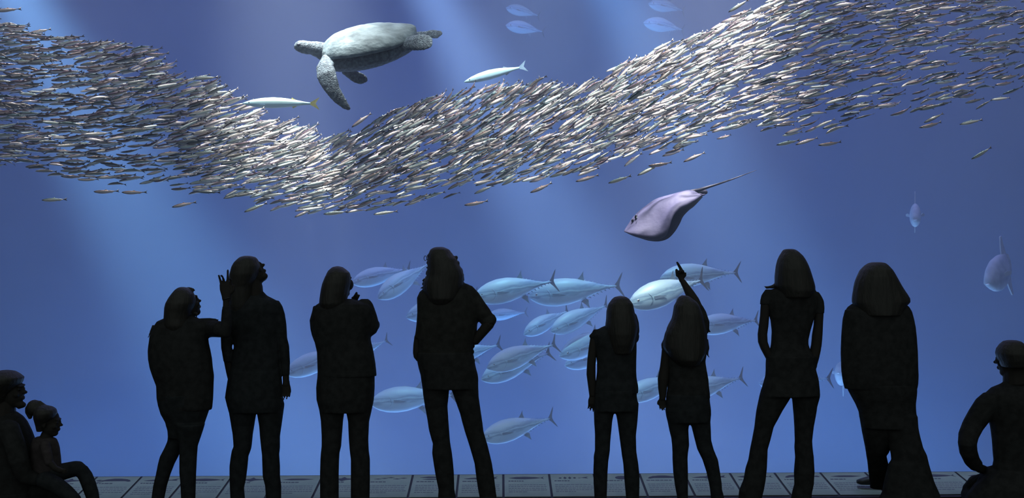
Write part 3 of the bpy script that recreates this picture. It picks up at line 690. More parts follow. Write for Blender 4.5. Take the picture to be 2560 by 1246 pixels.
# where each fish swims: spread through the band, never closer than a body's breadth
cells = {}
def free(p, d):
    sc = (0.15, 0.050, 0.027)
    key = (int(p.x // sc[0]), int(p.y // sc[1]), int(p.z // sc[2]))
    for a in (-1,0,1):
        for b_ in (-1,0,1):
            for c in (-1,0,1):
                for q in cells.get((key[0]+a, key[1]+b_, key[2]+c), ()):
                    dx = q - p
                    if (dx.x/0.15)**2 + (dx.y/0.050)**2 + (dx.z/0.027)**2 < 1: return False
    cells.setdefault(key, []).append(p); return True
fish = []
def yaw_of(px): return rs.gauss(4, 9)
want = 4200; tries = 0
while len(fish) < want and tries < 110000:
    tries += 1
    px = rs.uniform(-240, 2860)
    if rs.random() > lerp_tab(DENS, px) / 1.15: continue
    t = rs.random() ** 1.12
    y0, y1 = lerp_tab(TOP, px), lerp_tab(BOT, px)
    if px > 2150: t = rs.random() ** 1.25
    py = y0 + (y1 - y0) * t + rs.gauss(0, 5)
    if rs.random() > 1.0 - 0.6 * max(0, t - 0.62) / 0.38: continue
    thick = 1.6 * math.sin(math.pi * min(0.96, max(0.12, t))) ** 0.8
    Y = 9.1 + rs.uniform(-0.5, 0.5) * thick
    p = W(px, py, Y)
    if not free(p, 1): continue
    a = lerp_tab(ANG_T, px) * (1-t) + lerp_tab(ANG_B, px) * t + rs.gauss(0, 5.5)
    dark = lerp_tab(DARK, px) * (1 - (1.1 if 500 < px < 1950 else 0.45) * t)
    dark = max(dark, 0.16)
    roll = rs.gauss(40, 16) if rs.random() < dark else rs.gauss(-6, 16)
    fish.append([px, py, Y, a, yaw_of(px), roll, rs.uniform(0.84, 1.12), rs.randrange(8), None])
strays = [
 (136,500,2,'lone dim sardine farthest below the left end of the shoal'),(265,480,1,'dark sardine below the left of the shoal, left of a matching one'),
 (335,482,0,'dark sardine below the left of the shoal, right of a matching one'),(460,512,12,'lone dark sardine under the shoal above the arm of the left woman'),
 (1192,509,10,'lone dark sardine under the shoal above the curly haired person'),(640,519,22,'bright sardine at the lower rim of the shoal above the woman looking up'),
 (2330,313,14,'dark sardine under the thin right end of the shoal, lowest but one'),(2456,383,30,'lone sardine far below the right end of the shoal'),
 (2430,305,12,'pale lone sardine below the thin right end of the shoal'),(1738,392,24,'dark thick sardine just under the shoal above the stingray tail'),
 (1653,412,8,'dark sardine with a bright back above the stingray'),(1622,425,26,'small bright sardine above the head of the stingray'),
 (1551,449,18,'small bright topped sardine, lone, up left of the stingray'),(1470,446,16,'dark sardine below the shoal left of the stingray'),
 (1355,470,24,'dark sardine, lowest below the shoal middle, left of the stingray'),(2078,360,8,'brown sardine hanging lowest under the shoal, up right of the stingray tail'),
 (1972,357,12,'bright sardine under the shoal above the end of the stingray tail'),(2020,352,18,'dark sardine under the shoal between a bright and a brown one'),
 (1848,14,32,'topmost lone sardine above the crest of the shoal'),(515,195,4,'pale sardine jutting from the upper rim of the shoal at left'),
 (20,25,6,'dark sardine above all others at the left edge'),(905,300,36,'dark sardine jutting from the shoal right below the turtle flipper'),
 (840,533,6,'bright sardine at the very bottom of the dip of the shoal'),(965,532,8,'bright sardine at the bottom rim right of the dip of the shoal'),
]
for px, py, a, lab in strays:
    fish.append([px, py, 8.35, a, 3, rs.gauss(0, 10), 1.0, (3 if 'dark' in lab or 'brown' in lab else 2), lab])
def fish_matrix(f):
    px, py, Y, a, yaw, roll, s = f[:7]
    return Matrix.Translation(W(px, py, Y)) @ Matrix.Rotation(-R(a), 4, 'Y') @ Matrix.Rotation(R(yaw), 4, 'Z') @ Matrix.Rotation(R(roll), 4, 'X') @ Matrix.Scale((LS if f[8] is None else 0.22) * s, 4)
REG = [(500, 'silver and brown sardine in the dark left wing of the shoal', 'sardines in the left wing of the shoal'),
       (1000, 'silver sardine in the dip of the shoal below the turtle', 'sardines in the dip of the shoal'),
       (1460, 'silver sardine in the rise of the shoal right of the dip', 'sardines in the rise of the shoal'),
       (1950, 'bright silver sardine in the crest of the shoal above the stingray', 'sardines in the crest of the shoal'),
       (9999, 'brown and silver sardine in the thin right end of the shoal', 'sardines in the thin right end of the shoal')]
inframe = [f for f in fish if f[8] is None and 20 < f[0] < 2540 and 15 < f[1]]
inframe.sort(key=lambda f: f[2] / f[6])
near = [f for f in fish if f[8]] + inframe[:300 - len(strays)]
nearset = set(id(f) for f in near)
first = {}
for f in near:
    v = f[7]
    if v not in first:
        b = bpy.data.objects.new('sardine', variants[v][0]); col.objects.link(b)
        t_ = bpy.data.objects.new('tail_fin', variants[v][1]); col.objects.link(t_); t_.parent = b
        first[v] = (b, t_)
    else:
        b0, t0 = first[v]; b = b0.copy(); col.objects.link(b); t_ = t0.copy(); col.objects.link(t_); t_.parent = b
    b.matrix_world = fish_matrix(f)
    if f[8]: tag(b, f[8], 'sardine', 'stray sardines at the rim of the shoal')
    else:
        for lim, lab, grp in REG:
            if f[0] < lim: tag(b, lab, 'sardine', grp); break
# all further ones, nobody could count them
import numpy as np
def arrays(me):
    co = np.empty(len(me.vertices) * 3); me.vertices.foreach_get('co', co)
    c = np.empty(len(me.vertices) * 4); me.color_attributes['skin'].data.foreach_get('color', c)
    return co.reshape(-1, 3), [tuple(p.vertices) for p in me.polygons], c.reshape(-1, 4)
base = [[arrays(v[0]), arrays(v[1])] for v in variants]
vs, fs, cs, off = [], [], [], 0
for f in fish:
    if id(f) in nearset: continue
    M = np.array(fish_matrix(f)); tint = rs.choice((0.3, 0.55, 0.85, 1.0, 1.1)) * rs.uniform(0.9, 1.05)
    for co, pl, cc in base[f[7]]:
        vs.append(co @ M[:3, :3].T + M[:3, 3]); fs.extend([tuple(i + off for i in q) for q in pl]); off += len(co)
        k = cc.copy(); k[:, :3] *= tint; cs.append(k)
me = bpy.data.meshes.new('sardine_shoal'); me.from_pydata(np.concatenate(vs).tolist(), [], fs)
ca = me.color_attributes.new('skin', 'FLOAT_COLOR', 'POINT'); ca.data.foreach_set('color', np.concatenate(cs).ravel())
me.polygons.foreach_set('use_smooth', [True] * len(me.polygons)); me.materials.append(M_sard)
so = bpy.data.objects.new('sardine_shoal', me); col.objects.link(so)
tag(so, 'dense wave shaped shoal of silver sardines across the upper tank', 'sardine shoal', kind='stuff')
print('sardines', len(fish), len(near), tries)
# ------------------------------------------------------------------ visitors; backlit shade put into the skin, hair and cloth colours
M_skin = mat('silhouette_skin', (0.043, 0.038, 0.036), 0.7, spec=0.15)
M_hair = noise_color(mat('silhouette_hair', (0.03,0.025,0.02), 0.6), (0.030,0.028,0.027), (0.042,0.038,0.036), 60, 3, stretch=(1,1,0.15), bump=0.25, bscale=120)
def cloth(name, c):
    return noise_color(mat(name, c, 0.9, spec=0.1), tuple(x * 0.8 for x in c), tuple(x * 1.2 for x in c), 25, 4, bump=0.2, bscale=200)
C_black = cloth('silhouette_black_cloth', (0.038, 0.038, 0.040)); C_navy = cloth('silhouette_navy_cloth', (0.035, 0.038, 0.043))
C_char = cloth('silhouette_charcoal_cloth', (0.042, 0.041, 0.040)); C_plum = cloth('silhouette_pink_cloth', (0.070, 0.058, 0.062))
C_denim = cloth('silhouette_denim', (0.035, 0.038, 0.043)); M_shoe = mat('black_shoe_leather', (0.03, 0.03, 0.03), 0.5)
M_metal = mat('dark_spectacle_metal', (0.05, 0.05, 0.05), 0.4, 0.6)

class Person:
    """shapes are collected per garment; every garment also fills the body under it"""
    def __init__(s, Y):
        s.Y = Y; s.bm = {}
    def b(s, k):
        if k not in s.bm: s.bm[k] = bmesh.new()
        return s.bm[k]
    def m(s, px): return px * s.Y / F
    def P(s, x, y, dy=0.0): return W(x, y, s.Y + dy)
    def rows(s, tag_, rows, ratio=0.62, dy=0.0, cap=0.16, under=True, k=1.0, n=18):
        if tag_ == 'hair': ratio = max(ratio, 1.15); cap = max(cap, 0.118) * (s.hs if hasattr(s, 'hs') else 1); dy -= 0.028
        def rings(q):
            out = []
            for r in rows:
                y, xl, xr = r[:3]; d = r[3] if len(r) > 3 else 0.0
                hw = s.m(xr - xl) / 2; c = s.P((xl + xr) / 2, y, dy + d)
                out.append((c, (hw * q, 0, 0), (0, min(cap, hw * ratio) * q, 0)))
            return out
        ring_loft(s.b(tag_), rings(k), n)
        if tag_ != 'body' and under: ring_loft(s.b('body'), rings(0.86), n)
    def tube(s, tag_, pts, under=True, n=12, flat=None):
        P = [(s.P(p[0], p[1], p[3] if len(p) > 3 else 0), s.m(p[2])) for p in pts]
        tube(s.b(tag_), P, n, flat)
        if tag_ != 'body' and under: tube(s.b('body'), [(a, r * 0.84) for a, r in P], n, flat)
    def ball(s, tag_, x, y, rx, ry, rz, dy=0.0, rot=None):
        ball(s.b(tag_), s.P(x, y, dy), (s.m(rx), s.m(ry), s.m(rz)), rot)
    def head(s, x, y, hpx, yaw, pitch, dy=0.0, ears=True):
        k = s.m(hpx) / 0.235; c = s.P(x, y, dy); B = s.b('body'); s.hs = min(1, hpx / 84)
        M = (Matrix.Rotation(R(yaw), 3, 'Z') @ Matrix.Rotation(R(pitch), 3, 'X'))
        def q(x_, y_, z_, rx, ry, rz, extra=None):
            ball(B, c + M @ (Vector((x_, y_, z_)) * k), Vector((rx, ry, rz)) * k, M @ extra if extra else M)
        q(0, -0.012, 0.032, .076, .094, .084); q(0, .024, -.030, .060, .068, .082); q(0, .050, -.084, .036, .034, .028)
        q(0, .098, -.018, .013, .020, .012); q(0, .090, -.002, .009, .014, .026)          # nose
        q(0, .078, .026, .050, .018, .011)                                                 # brow
        q(0, .087, -.050, .024, .011, .006); q(0, .086, -.060, .021, .011, .006)           # lips
        for e in (1, -1):
            q(e*.031, .076, .004, .014, .010, .009); q(e*.040, .062, -.028, .020, .020, .020)
            if ears: q(e*.076, -.006, -.008, .009, .019, .032)
        for e in (1, -1):
            bmx = s.b('eye%d' % e); ball(bmx, c + M @ (Vector((e*.031, .081, .004)) * k), Vector((.010, .008, .007)) * k, M)
    def hand(s, wx, wy, dirx, diry, size, dy=0.0, curl=0.35, side=1, spread=0.12, fingers=None, ddy=0.0):
        """palm + five separate fingers; dir = pointing direction in photo pixels, size = hand length in px"""
        d0 = Vector((dirx, ddy * 100, -diry)).normalized(); wri = s.P(wx, wy, dy); L = s.m(size)
        up = Vector((0, 1, 0)) if abs(d0.y) < 0.8 else Vector((1, 0, 0))
        ac = d0.cross(up).normalized() * side; nrm = d0.cross(ac).normalized(); B = s.b('body')
        ring_loft(B, [(wri - d0*L*.1, ac*L*.15, nrm*L*.11), (wri + d0*L*.05, ac*L*.17, nrm*L*.11), (wri + d0*L*.25, ac*L*.23, nrm*L*.10), (wri + d0*L*.46, ac*L*.24, nrm*L*.085), (wri + d0*L*.52, ac*L*.20, nrm*L*.07)], 14)
        base = [(-0.17, .48, .42), (-0.055, .51, .47), (0.06, .50, .44), (0.165, .46, .35)]
        for i, (o, st, ln) in enumerate(base):
            f = (fingers or {}).get(i, (curl, 0)); cu = f[0]
            fd = (d0 + ac * (o * spread * 8)).normalized(); p = wri + d0*L*st + ac*L*o
            pts = [(p - fd*L*.06, L*.052)]; ang = 0; r = L*.050
            for j in range(3):
                ang += cu * (0.9 if j == 0 else 1.1); sl = L * ln * (.42, .32, .26)[j]
                p = p + (fd * math.cos(ang) + nrm * math.sin(ang)) * sl; r *= 0.91; pts.append((p, r))
            tube(B, pts, 8)
        th = (ac * -0.75 + d0 * 0.65 + nrm * 0.2).normalized(); p = wri + d0*L*.14 - ac*L*.15
        tube(B, [(p, L*.065), (p + th*L*.17, L*.058), (p + (th*.6 + d0*.5).normalized()*L*.32, L*.048)], 8)
    def shoe(s, x, Yf, dx, dyv, L=0.25, z=0.0):
        c = Vector((W(x, 1280, Yf).x, Yf, z)); d = Vector((dx, dyv, 0)).normalized(); a = Vector((-d.y, d.x, 0))
        rings = []
        for t, w, h in ((-0.35,.020,.020), (-0.33,.030,.040), (-0.15,.036,.050), (0.05,.036,.044), (0.35,.046,.030), (0.55,.042,.022), (0.64,.022,.014)):
            rings.append((c + d * L * t + Vector((0,0,h)), a * w, Vector((0,0,h))))
        bm = bmesh.new(); ring_loft(bm, rings, 16); s.shoes = getattr(s, 'shoes', []) + [bm]
    def build(s, label, mats, base_x, voxel=0.0065, extra=None):
        org = Vector((W(base_x, 1290, s.Y).x, s.Y, 0.0))
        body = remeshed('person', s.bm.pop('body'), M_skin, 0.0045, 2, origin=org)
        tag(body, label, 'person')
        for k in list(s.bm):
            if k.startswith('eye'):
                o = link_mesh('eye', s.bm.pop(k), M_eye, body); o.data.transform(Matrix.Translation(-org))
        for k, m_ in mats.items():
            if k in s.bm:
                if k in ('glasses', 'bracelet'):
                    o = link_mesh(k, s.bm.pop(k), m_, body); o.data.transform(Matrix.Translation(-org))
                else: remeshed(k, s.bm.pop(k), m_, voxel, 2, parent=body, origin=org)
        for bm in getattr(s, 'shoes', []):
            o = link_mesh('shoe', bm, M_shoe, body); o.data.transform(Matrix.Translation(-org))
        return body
def legs(p, LL, RL, tagn='trousers', ratio=0.85):
    p.rows(tagn, LL, ratio, cap=0.12); p.rows(tagn, RL, ratio, cap=0.12)

# 1 --- far left of the standing group: long cardigan, one arm reaching right with the hand raised
p = Person(6.0)
p.head(464, 760, 82, -50, 20)
p.rows('hair', [(718,450,462),(721,443,470),(726,437,477),(735,430,484),(745,423,487),(758,416,488),(769,413,484),(782,412,478),(797,411,474),(815,412,474),(832,420,466)], 0.9, cap=0.105, under=False)
for a, b_, c in (((470,722),(484,724),(489,730)), ((484,782),(492,785),(497,789)), ((478,776),(489,784),(492,795))):
    p.tube('hair', [(a[0],a[1],5), (b_[0],b_[1],3), (c[0],c[1],1.2)], False)
p.tube('body', [(462,780,17), (460,812,19)])
p.rows('cardigan', [(790,420,484),(797,408,497),(804,392,508),(817,384,516),(838,375,520),(860,372,522),(877,370,526),(898,371,530),(920,375,532),(941,382,535),(965,391,534),(996,392,533),(1018,397,531),(1026,402,529)], 0.6, cap=0.15)
p.tube('hair', [(384,815,4), (377,830,3), (370,846,1.2)], False)
p.tube('cardigan', [(485,822,22), (505,823,24), (530,822,22), (552,824,20,-.14), (564,828,17,-.16)])
p.tube('cardigan', [(560,836,15,-.17), (566,815,13,-.18), (567,790,11.5,-.18), (566,768,10,-.18)])
p.tube('cardigan', [(500,802,6), (525,799,4), (546,800,2)], False)
p.tube('body', [(566,790,9,-.18), (566,765,8.5,-.18), (566,745,8,-.18)])
p.hand(566, 744, -0.02, -1, 68, -.18, 0.22, 1, 0.16, {0: (0.6, 0), 1: (0.05, 0), 2: (0.45, 0), 3: (0.10, 0)})
bm = p.b('bracelet'); tube(bm, [(p.P(566 + 9*math.cos(t), 747 + 2*math.sin(t*2), -.18 + 0.022*math.sin(t)), 0.0045) for t in [i*math.pi/8 for i in range(17)]], 6)
p.tube('cardigan', [(404,822,13,.0), (390,848,15,-.02), (384,885,14,-.03), (390,925,13,-.02), (402,960,11,.02)])
p.tube('body', [(402,960,9,.02), (412,985,9,.05)]); p.hand(410, 978, 0.3, 1, 46, .05, 0.5)
p.rows('trousers', [(985,392,531),(1011,395,528),(1035,402,520),(1055,413,513),(1077,419,506),(1095,420,501)], 0.62, cap=0.13)
p.rows('trousers', [(1060,414,470),(1082,421,470),(1103,419,465),(1119,412,456),(1142,400,446),(1161,395,436),(1187,390,426),(1216,383,417),(1246,379,411),(1280,374,406)], 0.85, 0.03, cap=0.09)
p.rows('trousers', [(1060,440,512),(1077,442,507),(1098,446,500),(1116,449,494),(1142,449,492),(1182,449,490),(1216,452,489),(1246,453,488),(1282,454,488)], 0.85, -0.04, cap=0.09)
p.shoe(390, 6.05, -0.3, 1); p.shoe(471, 5.97, 0.2, 1)
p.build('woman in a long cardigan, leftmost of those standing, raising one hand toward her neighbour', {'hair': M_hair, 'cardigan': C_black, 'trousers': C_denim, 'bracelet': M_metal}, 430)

# 2 --- head tilted far back, facing right
p = Person(6.15)
p.head(624, 681, 84, -80, 38)
p.ball('body', 659, 691, 11, 9, 9)
p.tube('body', [(630,700,21), (637,720,20), (638,745,21)])
p.rows('hair', [(640,610,625),(643,600,638),(648,594,643),(656,586,647),(667,580,650),(686,575,648),(700,573,640),(718,573,632),(740,573,630),(765,576,628),(790,584,622)], 0.95, cap=0.105, under=False)
p.rows('shirt', [(728,612,657),(740,600,668),(750,584,688),(760,572,700),(775,566,705),(810,572,702),(853,586,700),(887,582,700),(920,577,702),(950,569,705),(975,565,707),(996,562,708)], 0.6, cap=0.14)
p.rows('shirt', [(758,562,592),(775,555,594),(800,553,588),(840,552,583),(870,553,580),(887,556,580),(905,559,584)], 0.9, cap=.06)
p.rows('body', [(895,558,584),(915,562,590),(934,566,596),(950,570,600)], 0.9, 0.02, cap=.05)
p.rows('shirt', [(752,668,697),(766,676,706),(785,682,712),(812,687,716),(846,692,718),(866,697,723),(905,702,725),(940,705,724)], 0.95, cap=.06)
p.rows('body', [(930,706,723),(954,707,723),(964,706,724)], 0.9, cap=.04)
p.hand(716, 958, -0.02, 1, 52, 0, 0.55, 1)
p.rows('trousers', [(925,577,702),(950,569,705),(975,565,707),(996,563,708),(1015,568,711),(1030,573,709)], 0.62, cap=0.13)
legs(p, [(1010,567,643),(1032,573,641),(1056,577,637),(1087,582,632),(1117,584,629),(1126,580,627),(1142,577,621),(1166,574,619),(1198,574,615),(1221,575,610),(1246,576,612),(1285,578,612)],
        [(1010,640,711),(1035,643,708),(1064,648,704),(1091,650,700),(1120,653,700),(1137,655,698),(1166,656,700),(1192,657,700),(1215,663,703),(1246,665,703),(1285,664,702)])
p.shoe(594, 6.2, -0.3, 1); p.shoe(684, 6.2, 0.3, 1)
p.build('woman with her head tilted far back, looking up to the right, arms hanging', {'hair': M_hair, 'shirt': C_navy, 'trousers': C_denim}, 640)

# 3 --- blazer, arms folded with fingers at the chin
p = Person(6.0)
p.head(848, 706, 82, -38, 4)
p.ball('body', 874, 712, 10, 14, 14)
p.tube('body', [(845,730,18), (848,758,20)])
p.rows('hair', [(667,834,847),(670,828,858),(675,824,866),(682,819,874),(692,813,877),(709,806,877),(722,803,874),(734,801,872),(748,799,868),(760,798,866),(776,806,858)], 0.95, cap=0.105, under=False)
p.rows('blazer', [(748,822,880),(755,802,905),(762,791,926),(772,783,932),(791,779,934),(815,779,932),(850,785,927),(880,792,934),(910,793,939),(941,794,942)], 0.62, cap=0.14)
p.rows('blazer', [(765,783,812),(780,780,812),(801,774,812),(823,776,812),(840,780,812),(856,786,815),(863,794,815)], 0.95, 0.02, cap=.07)
p.rows('blazer', [(748,902,920),(752,896,926),(760,896,932),(773,898,937),(791,900,943),(807,900,947),(823,902,946),(833,904,941),(841,908,930)], 0.95, 0.02, cap=.07)
p.tube('blazer', [(935,815,17,.05), (915,800,15,.14), (900,780,12,.19), (892,765,10,.18)])
p.tube('blazer', [(795,835,18,.05), (830,840,16,.17), (880,832,14,.19), (905,826,12,.15)])
p.tube('body', [(893,768,8.5,.18), (889,757,8.5,.17)])
p.hand(889, 764, -0.15, -1, 38, .16, 0.95, -1)
p.tube('body', [(880,752,4.6,.14), (885,745,4.0,.13), (889,738,3.6,.12), (892,732,3.0,.12)])
p.tube('body', [(886,755,4.6,.14), (892,748,3.8,.13), (895,743,3.4,.12), (898,738,2.8,.12)])
p.rows('trousers', [(925,794,938),(944,793,937),(970,790,937),(1000,791,935),(1022,797,930),(1030,799,928)], 0.62, cap=0.13)
legs(p, [(1005,793,864),(1026,798,862),(1052,802,858),(1090,804,855),(1117,804,853),(1133,802,849),(1149,801,848),(1182,800,847),(1246,800,847),(1286,800,848)],
        [(1005,862,934),(1029,865,929),(1055,870,923),(1100,872,921),(1125,874,922),(1149,877,925),(1200,877,925),(1246,877,924),(1286,876,925)])
p.shoe(824, 6.05, -0.2, 1); p.shoe(900, 6.05, 0.2, 1)
p.build('woman in a hip length blazer with folded arms and fingers lifted to her chin', {'hair': M_hair, 'blazer': C_black, 'trousers': C_black}, 862)

# 4 --- long curly hair, glasses, hand on hip
p = Person(6.0)
p.head(1104, 664, 88, 32, 10)
p.tube('body', [(1108,690,19), (1112,722,22)])
HR = [(618,1090,1108),(620,1082,1114),(625,1075,1124),(636,1071,1131),(648,1070,1142),(662,1069,1148),(676,1068,1156),(690,1066,1160),(703,1060,1159),(716,1058,1158),(730,1060,1154),(748,1066,1148),(762,1074,1136)]
p.rows('hair', HR, 0.85, cap=0.12, under=False)
rc = random.Random(5)
for y, xl, xr in HR[4:]:                                         # curls along the edge
    for x0, sg in ((xl, -1), (xr, 1)):
        for q in range(3):
            yy = y + rc.uniform(-8, 8); p.ball('hair', x0 + sg * rc.uniform(-4.5, -1.5), yy, rc.uniform(3.5, 6), rc.uniform(4, 7), rc.uniform(3, 6), rc.uniform(-.05, .05))
p.tube('hair', [(1062,718,4), (1056,720,3), (1051,721,1.6)], False); p.tube('hair', [(1064,704,4), (1059,701,3), (1056,703,2)], False)
g = p.b('glasses'); 
tube(g, [(p.P(1063.5 + 3.5*math.cos(t), 646 + 6*math.sin(t), .13 - .02*math.cos(t)), 0.0022) for t in [i*math.pi/8 for i in range(17)]], 6)
tube(g, [(p.P(1066,644,.13), 0.002), (p.P(1074,646,.08), 0.002), (p.P(1086,650,0.0), 0.002)], 6)
tube(g, [(p.P(1078 + 6*math.cos(t), 647 + 6*math.sin(t), .17), 0.0022) for t in [i*math.pi/8 for i in range(17)]], 6)
p.rows('shirt', [(704,1085,1150),(712,1066,1172),(722,1057,1181),(736,1046,1190),(745,1042,1193),(780,1043,1196),(811,1041,1194),(835,1042,1192),(855,1044,1186),(880,1044,1181),(898,1044,1186),(911,1044,1187)], 0.6, cap=0.15)
p.rows('shirt', [(728,1050,1078),(745,1042,1074),(780,1043,1072),(811,1041,1070),(835,1038,1066),(846,1035,1064)], 0.95, cap=.06)
p.rows('body', [(840,1036,1062),(862,1033,1060),(882,1032,1062),(894,1034,1066),(904,1042,1070)], 0.8, 0.01, cap=.05)
p.tube('shirt', [(1165,728,20), (1180,745,21), (1195,768,21), (1208,786,21), (1218,800,19), (1223,808,18,-.02)])
p.tube('body', [(1222,810,15,-.02), (1210,826,13,-.02), (1196,842,12.5,-.01), (1186,854,12,0)])
p.tube('shirt', [(1232,790,5), (1237,798,5), (1236,806,5)], False)
p.hand(1190, 850, -0.8, 0.5, 46, 0.02, 0.3, 1)
for y in (866, 880, 893, 903): p.ball('shirt', 1181 + rc.uniform(-2, 3), y, 5, 8, 5)
p.rows('trousers', [(880,1040,1182),(900,1042,1186),(920,1046,1190),(938,1051,1195),(960,1054,1196),(972,1056,1196)], 0.62, cap=0.14)
legs(p, [(945,1052,1126),(964,1055,1124),(990,1058,1122),(1016,1062,1119),(1048,1068,1121),(1075,1072,1123),(1101,1079,1125),(1110,1082,1126),(1133,1080,1130),(1160,1084,1133),(1185,1088,1135),(1224,1096,1136),(1246,1095,1140),(1286,1094,1142)],
        [(945,1122,1196),(970,1127,1196),(993,1135,1197),(1035,1150,1203),(1055,1155,1206),(1080,1162,1209),(1117,1174,1220),(1159,1186,1230),(1198,1191,1236),(1224,1195,1239),(1246,1199,1242),(1286,1202,1246)])
p.shoe(1118, 6.05, -0.2, 1, 0.28); p.shoe(1224, 6.05, 0.35, 1, 0.28)
p.build('tall person with long curly hair and spectacles, right hand on hip, feet apart', {'hair': M_hair, 'shirt': C_char, 'trousers': C_black, 'glasses': M_metal}, 1165)

# 5 --- smaller girl with straight hair, arms bent in front
p = Person(5.9)
p.head(1551, 776, 76, 0, 14)
p.tube('body', [(1551,795,15), (1551,822,17)])
p.rows('hair', [(741,1544,1558),(743,1536,1566),(748,1530,1573),(760,1521,1582),(778,1516,1586),(800,1515,1590),(814,1513,1594),(835,1516,1592),(862,1522,1586),(885,1530,1578)], 0.85, cap=0.10, under=False)
p.tube('hair', [(1580,790,12), (1587,810,11), (1590,830,9), (1589,846,6)], False)
p.rows('blouse', [(812,1520,1582),(818,1504,1594),(826,1490,1596),(838,1481,1594),(855,1482,1592),(880,1488,1592),(905,1492,1591),(930,1492,1591),(947,1490,1592),(967,1486,1596),(984,1484,1596)], 0.58, cap=0.13)
p.rows('blouse', [(824,1484,1504),(832,1480,1502),(840,1472,1500),(847,1475,1498)], 0.95, cap=.05)
p.rows('body', [(835,1478,1500),(848,1475,1497),(867,1472,1494),(890,1469,1491),(916,1467,1489),(936,1466,1489),(967,1470,1490),(990,1473,1489)], 0.95, cap=.045)
p.hand(1482, 988, -0.05, 1, 48, 0, 0.3, -1)
p.tube('blouse', [(1580,830,13), (1588,842,11,.02), (1588,850,9,.05)])
p.tube('body', [(1587,848,10,.03), (1578,862,9,.12), (1566,850,8,.20), (1560,836,7.5,.24)]); p.hand(1560, 836, -0.2, -1, 42, .24, 0.6)
p.ball('blouse', 1588, 972, 8, 12, 14)
p.rows('trousers', [(975,1486,1594),(990,1485,1592),(1013,1484,1596),(1028,1484,1596)], 0.62, cap=0.12)
legs(p, [(1008,1484,1540),(1024,1484,1537),(1053,1485,1531),(1084,1487,1528),(1105,1487,1526),(1127,1487,1525),(1141,1484,1523),(1153,1484,1521),(1184,1483,1519),(1215,1484,1518),(1246,1486,1517),(1296,1488,1516)],
        [(1008,1536,1597),(1026,1538,1596),(1053,1543,1594),(1090,1548,1590),(1127,1553,1591),(1136,1554,1592),(1161,1558,1596),(1190,1560,1599),(1204,1561,1599),(1246,1565,1598),(1296,1566,1598)])
p.shoe(1502, 5.93, -0.2, 1, 0.22); p.shoe(1581, 5.93, 0.2, 1, 0.22)
p.build('girl with long straight hair and cap sleeves, beside the girl who points up', {'hair': M_hair, 'blouse': C_navy, 'trousers': C_denim}, 1540)

# 6 --- pointing girl
p = Person(5.9)
p.head(1712, 776, 76, 14, 22)
p.tube('body', [(1712,797,15), (1713,826,17)])
p.rows('hair', [(739,1704,1716),(742,1698,1724),(748,1694,1732),(756,1690,1742),(765,1685,1748),(786,1682,1756),(805,1677,1760),(819,1669,1764),(834,1662,1768),(853,1658,1768),(869,1658,1768),(885,1666,1764),(900,1678,1756),(915,1694,1746)], 0.7, cap=0.105, under=False)
for s0 in ([(1672,822,4),(1662,850,4),(1655,862,3),(1656,880,1.5)], [(1680,800,3),(1672,812,2),(1667,822,1.5)], [(1766,850,5),(1770,872,4),(1768,886,3),(1775,897,1.2)], [(1760,860,5),(1766,880,4),(1771,884,1.5)], [(1770,825,4),(1775,831,2),(1780,829,1)]):
    p.tube('hair', s0, False)
p.rows('blouse', [(815,1680,1745),(822,1668,1762),(834,1662,1766),(853,1660,1768),(880,1664,1768),(905,1668,1764),(920,1670,1766),(947,1670,1771),(970,1668,1773),(985,1666,1775),(998,1664,1776)], 0.58, cap=0.13)
p.tube('blouse', [(1752,828,21), (1754,806,20), (1750,784,16,.03), (1744,770,14,.05)])
p.tube('body', [(1750,800,16,.02), (1745,774,14,.05), (1735,752,13.5,.08), (1725,735,12,.11), (1714,716,9,.14), (1707,704,7.5,.16)])
p.hand(1704, 701, -0.12, -1, 42, .17, 1.0, 1, 0.05)
p.tube('body', [(1705,682,6,.17), (1702,673,4.2,.17), (1697,664,3.6,.17), (1692.5,656,2.8,.17)])
p.tube('body', [(1694,690,4.5,.17), (1692,680,4,.17), (1691,674,3.2,.17)])
p.rows('body', [(845,1661,1682),(869,1655,1680),(890,1653,1678),(916,1650,1675),(947,1644,1672),(970,1645,1668),(993,1648,1665),(1000,1648,1663)], 0.95, 0.0, cap=.05)
p.rows('blouse', [(836,1662,1686),(858,1656,1682),(880,1654,1681)], 0.95, cap=.055)
p.hand(1656, 994, 0.02, 1, 42, 0, 0.6, 1)
p.rows('trousers', [(985,1666,1774),(1005,1664,1775),(1027,1663,1778),(1045,1666,1777),(1056,1669,1776)], 0.62, cap=0.12)
legs(p, [(1034,1664,1728),(1051,1668,1724),(1076,1673,1721),(1096,1678,1722),(1113,1680,1723),(1133,1681,1720),(1147,1681,1719),(1184,1683,1720),(1213,1687,1720),(1246,1693,1720),(1296,1696,1722)],
        [(1034,1720,1778),(1055,1725,1776),(1073,1730,1777),(1101,1737,1778),(1124,1743,1784),(1150,1756,1795),(1181,1766,1800),(1207,1772,1804),(1224,1775,1805),(1246,1777,1811),(1296,1782,1816)])
p.shoe(1708, 5.93, -0.2, 1, 0.22); p.shoe(1799, 5.93, 0.4, 1, 0.22)
p.build('girl with long wavy hair pointing up at the fish with one arm raised', {'hair': M_hair, 'blouse': C_black, 'trousers': C_denim}, 1735)

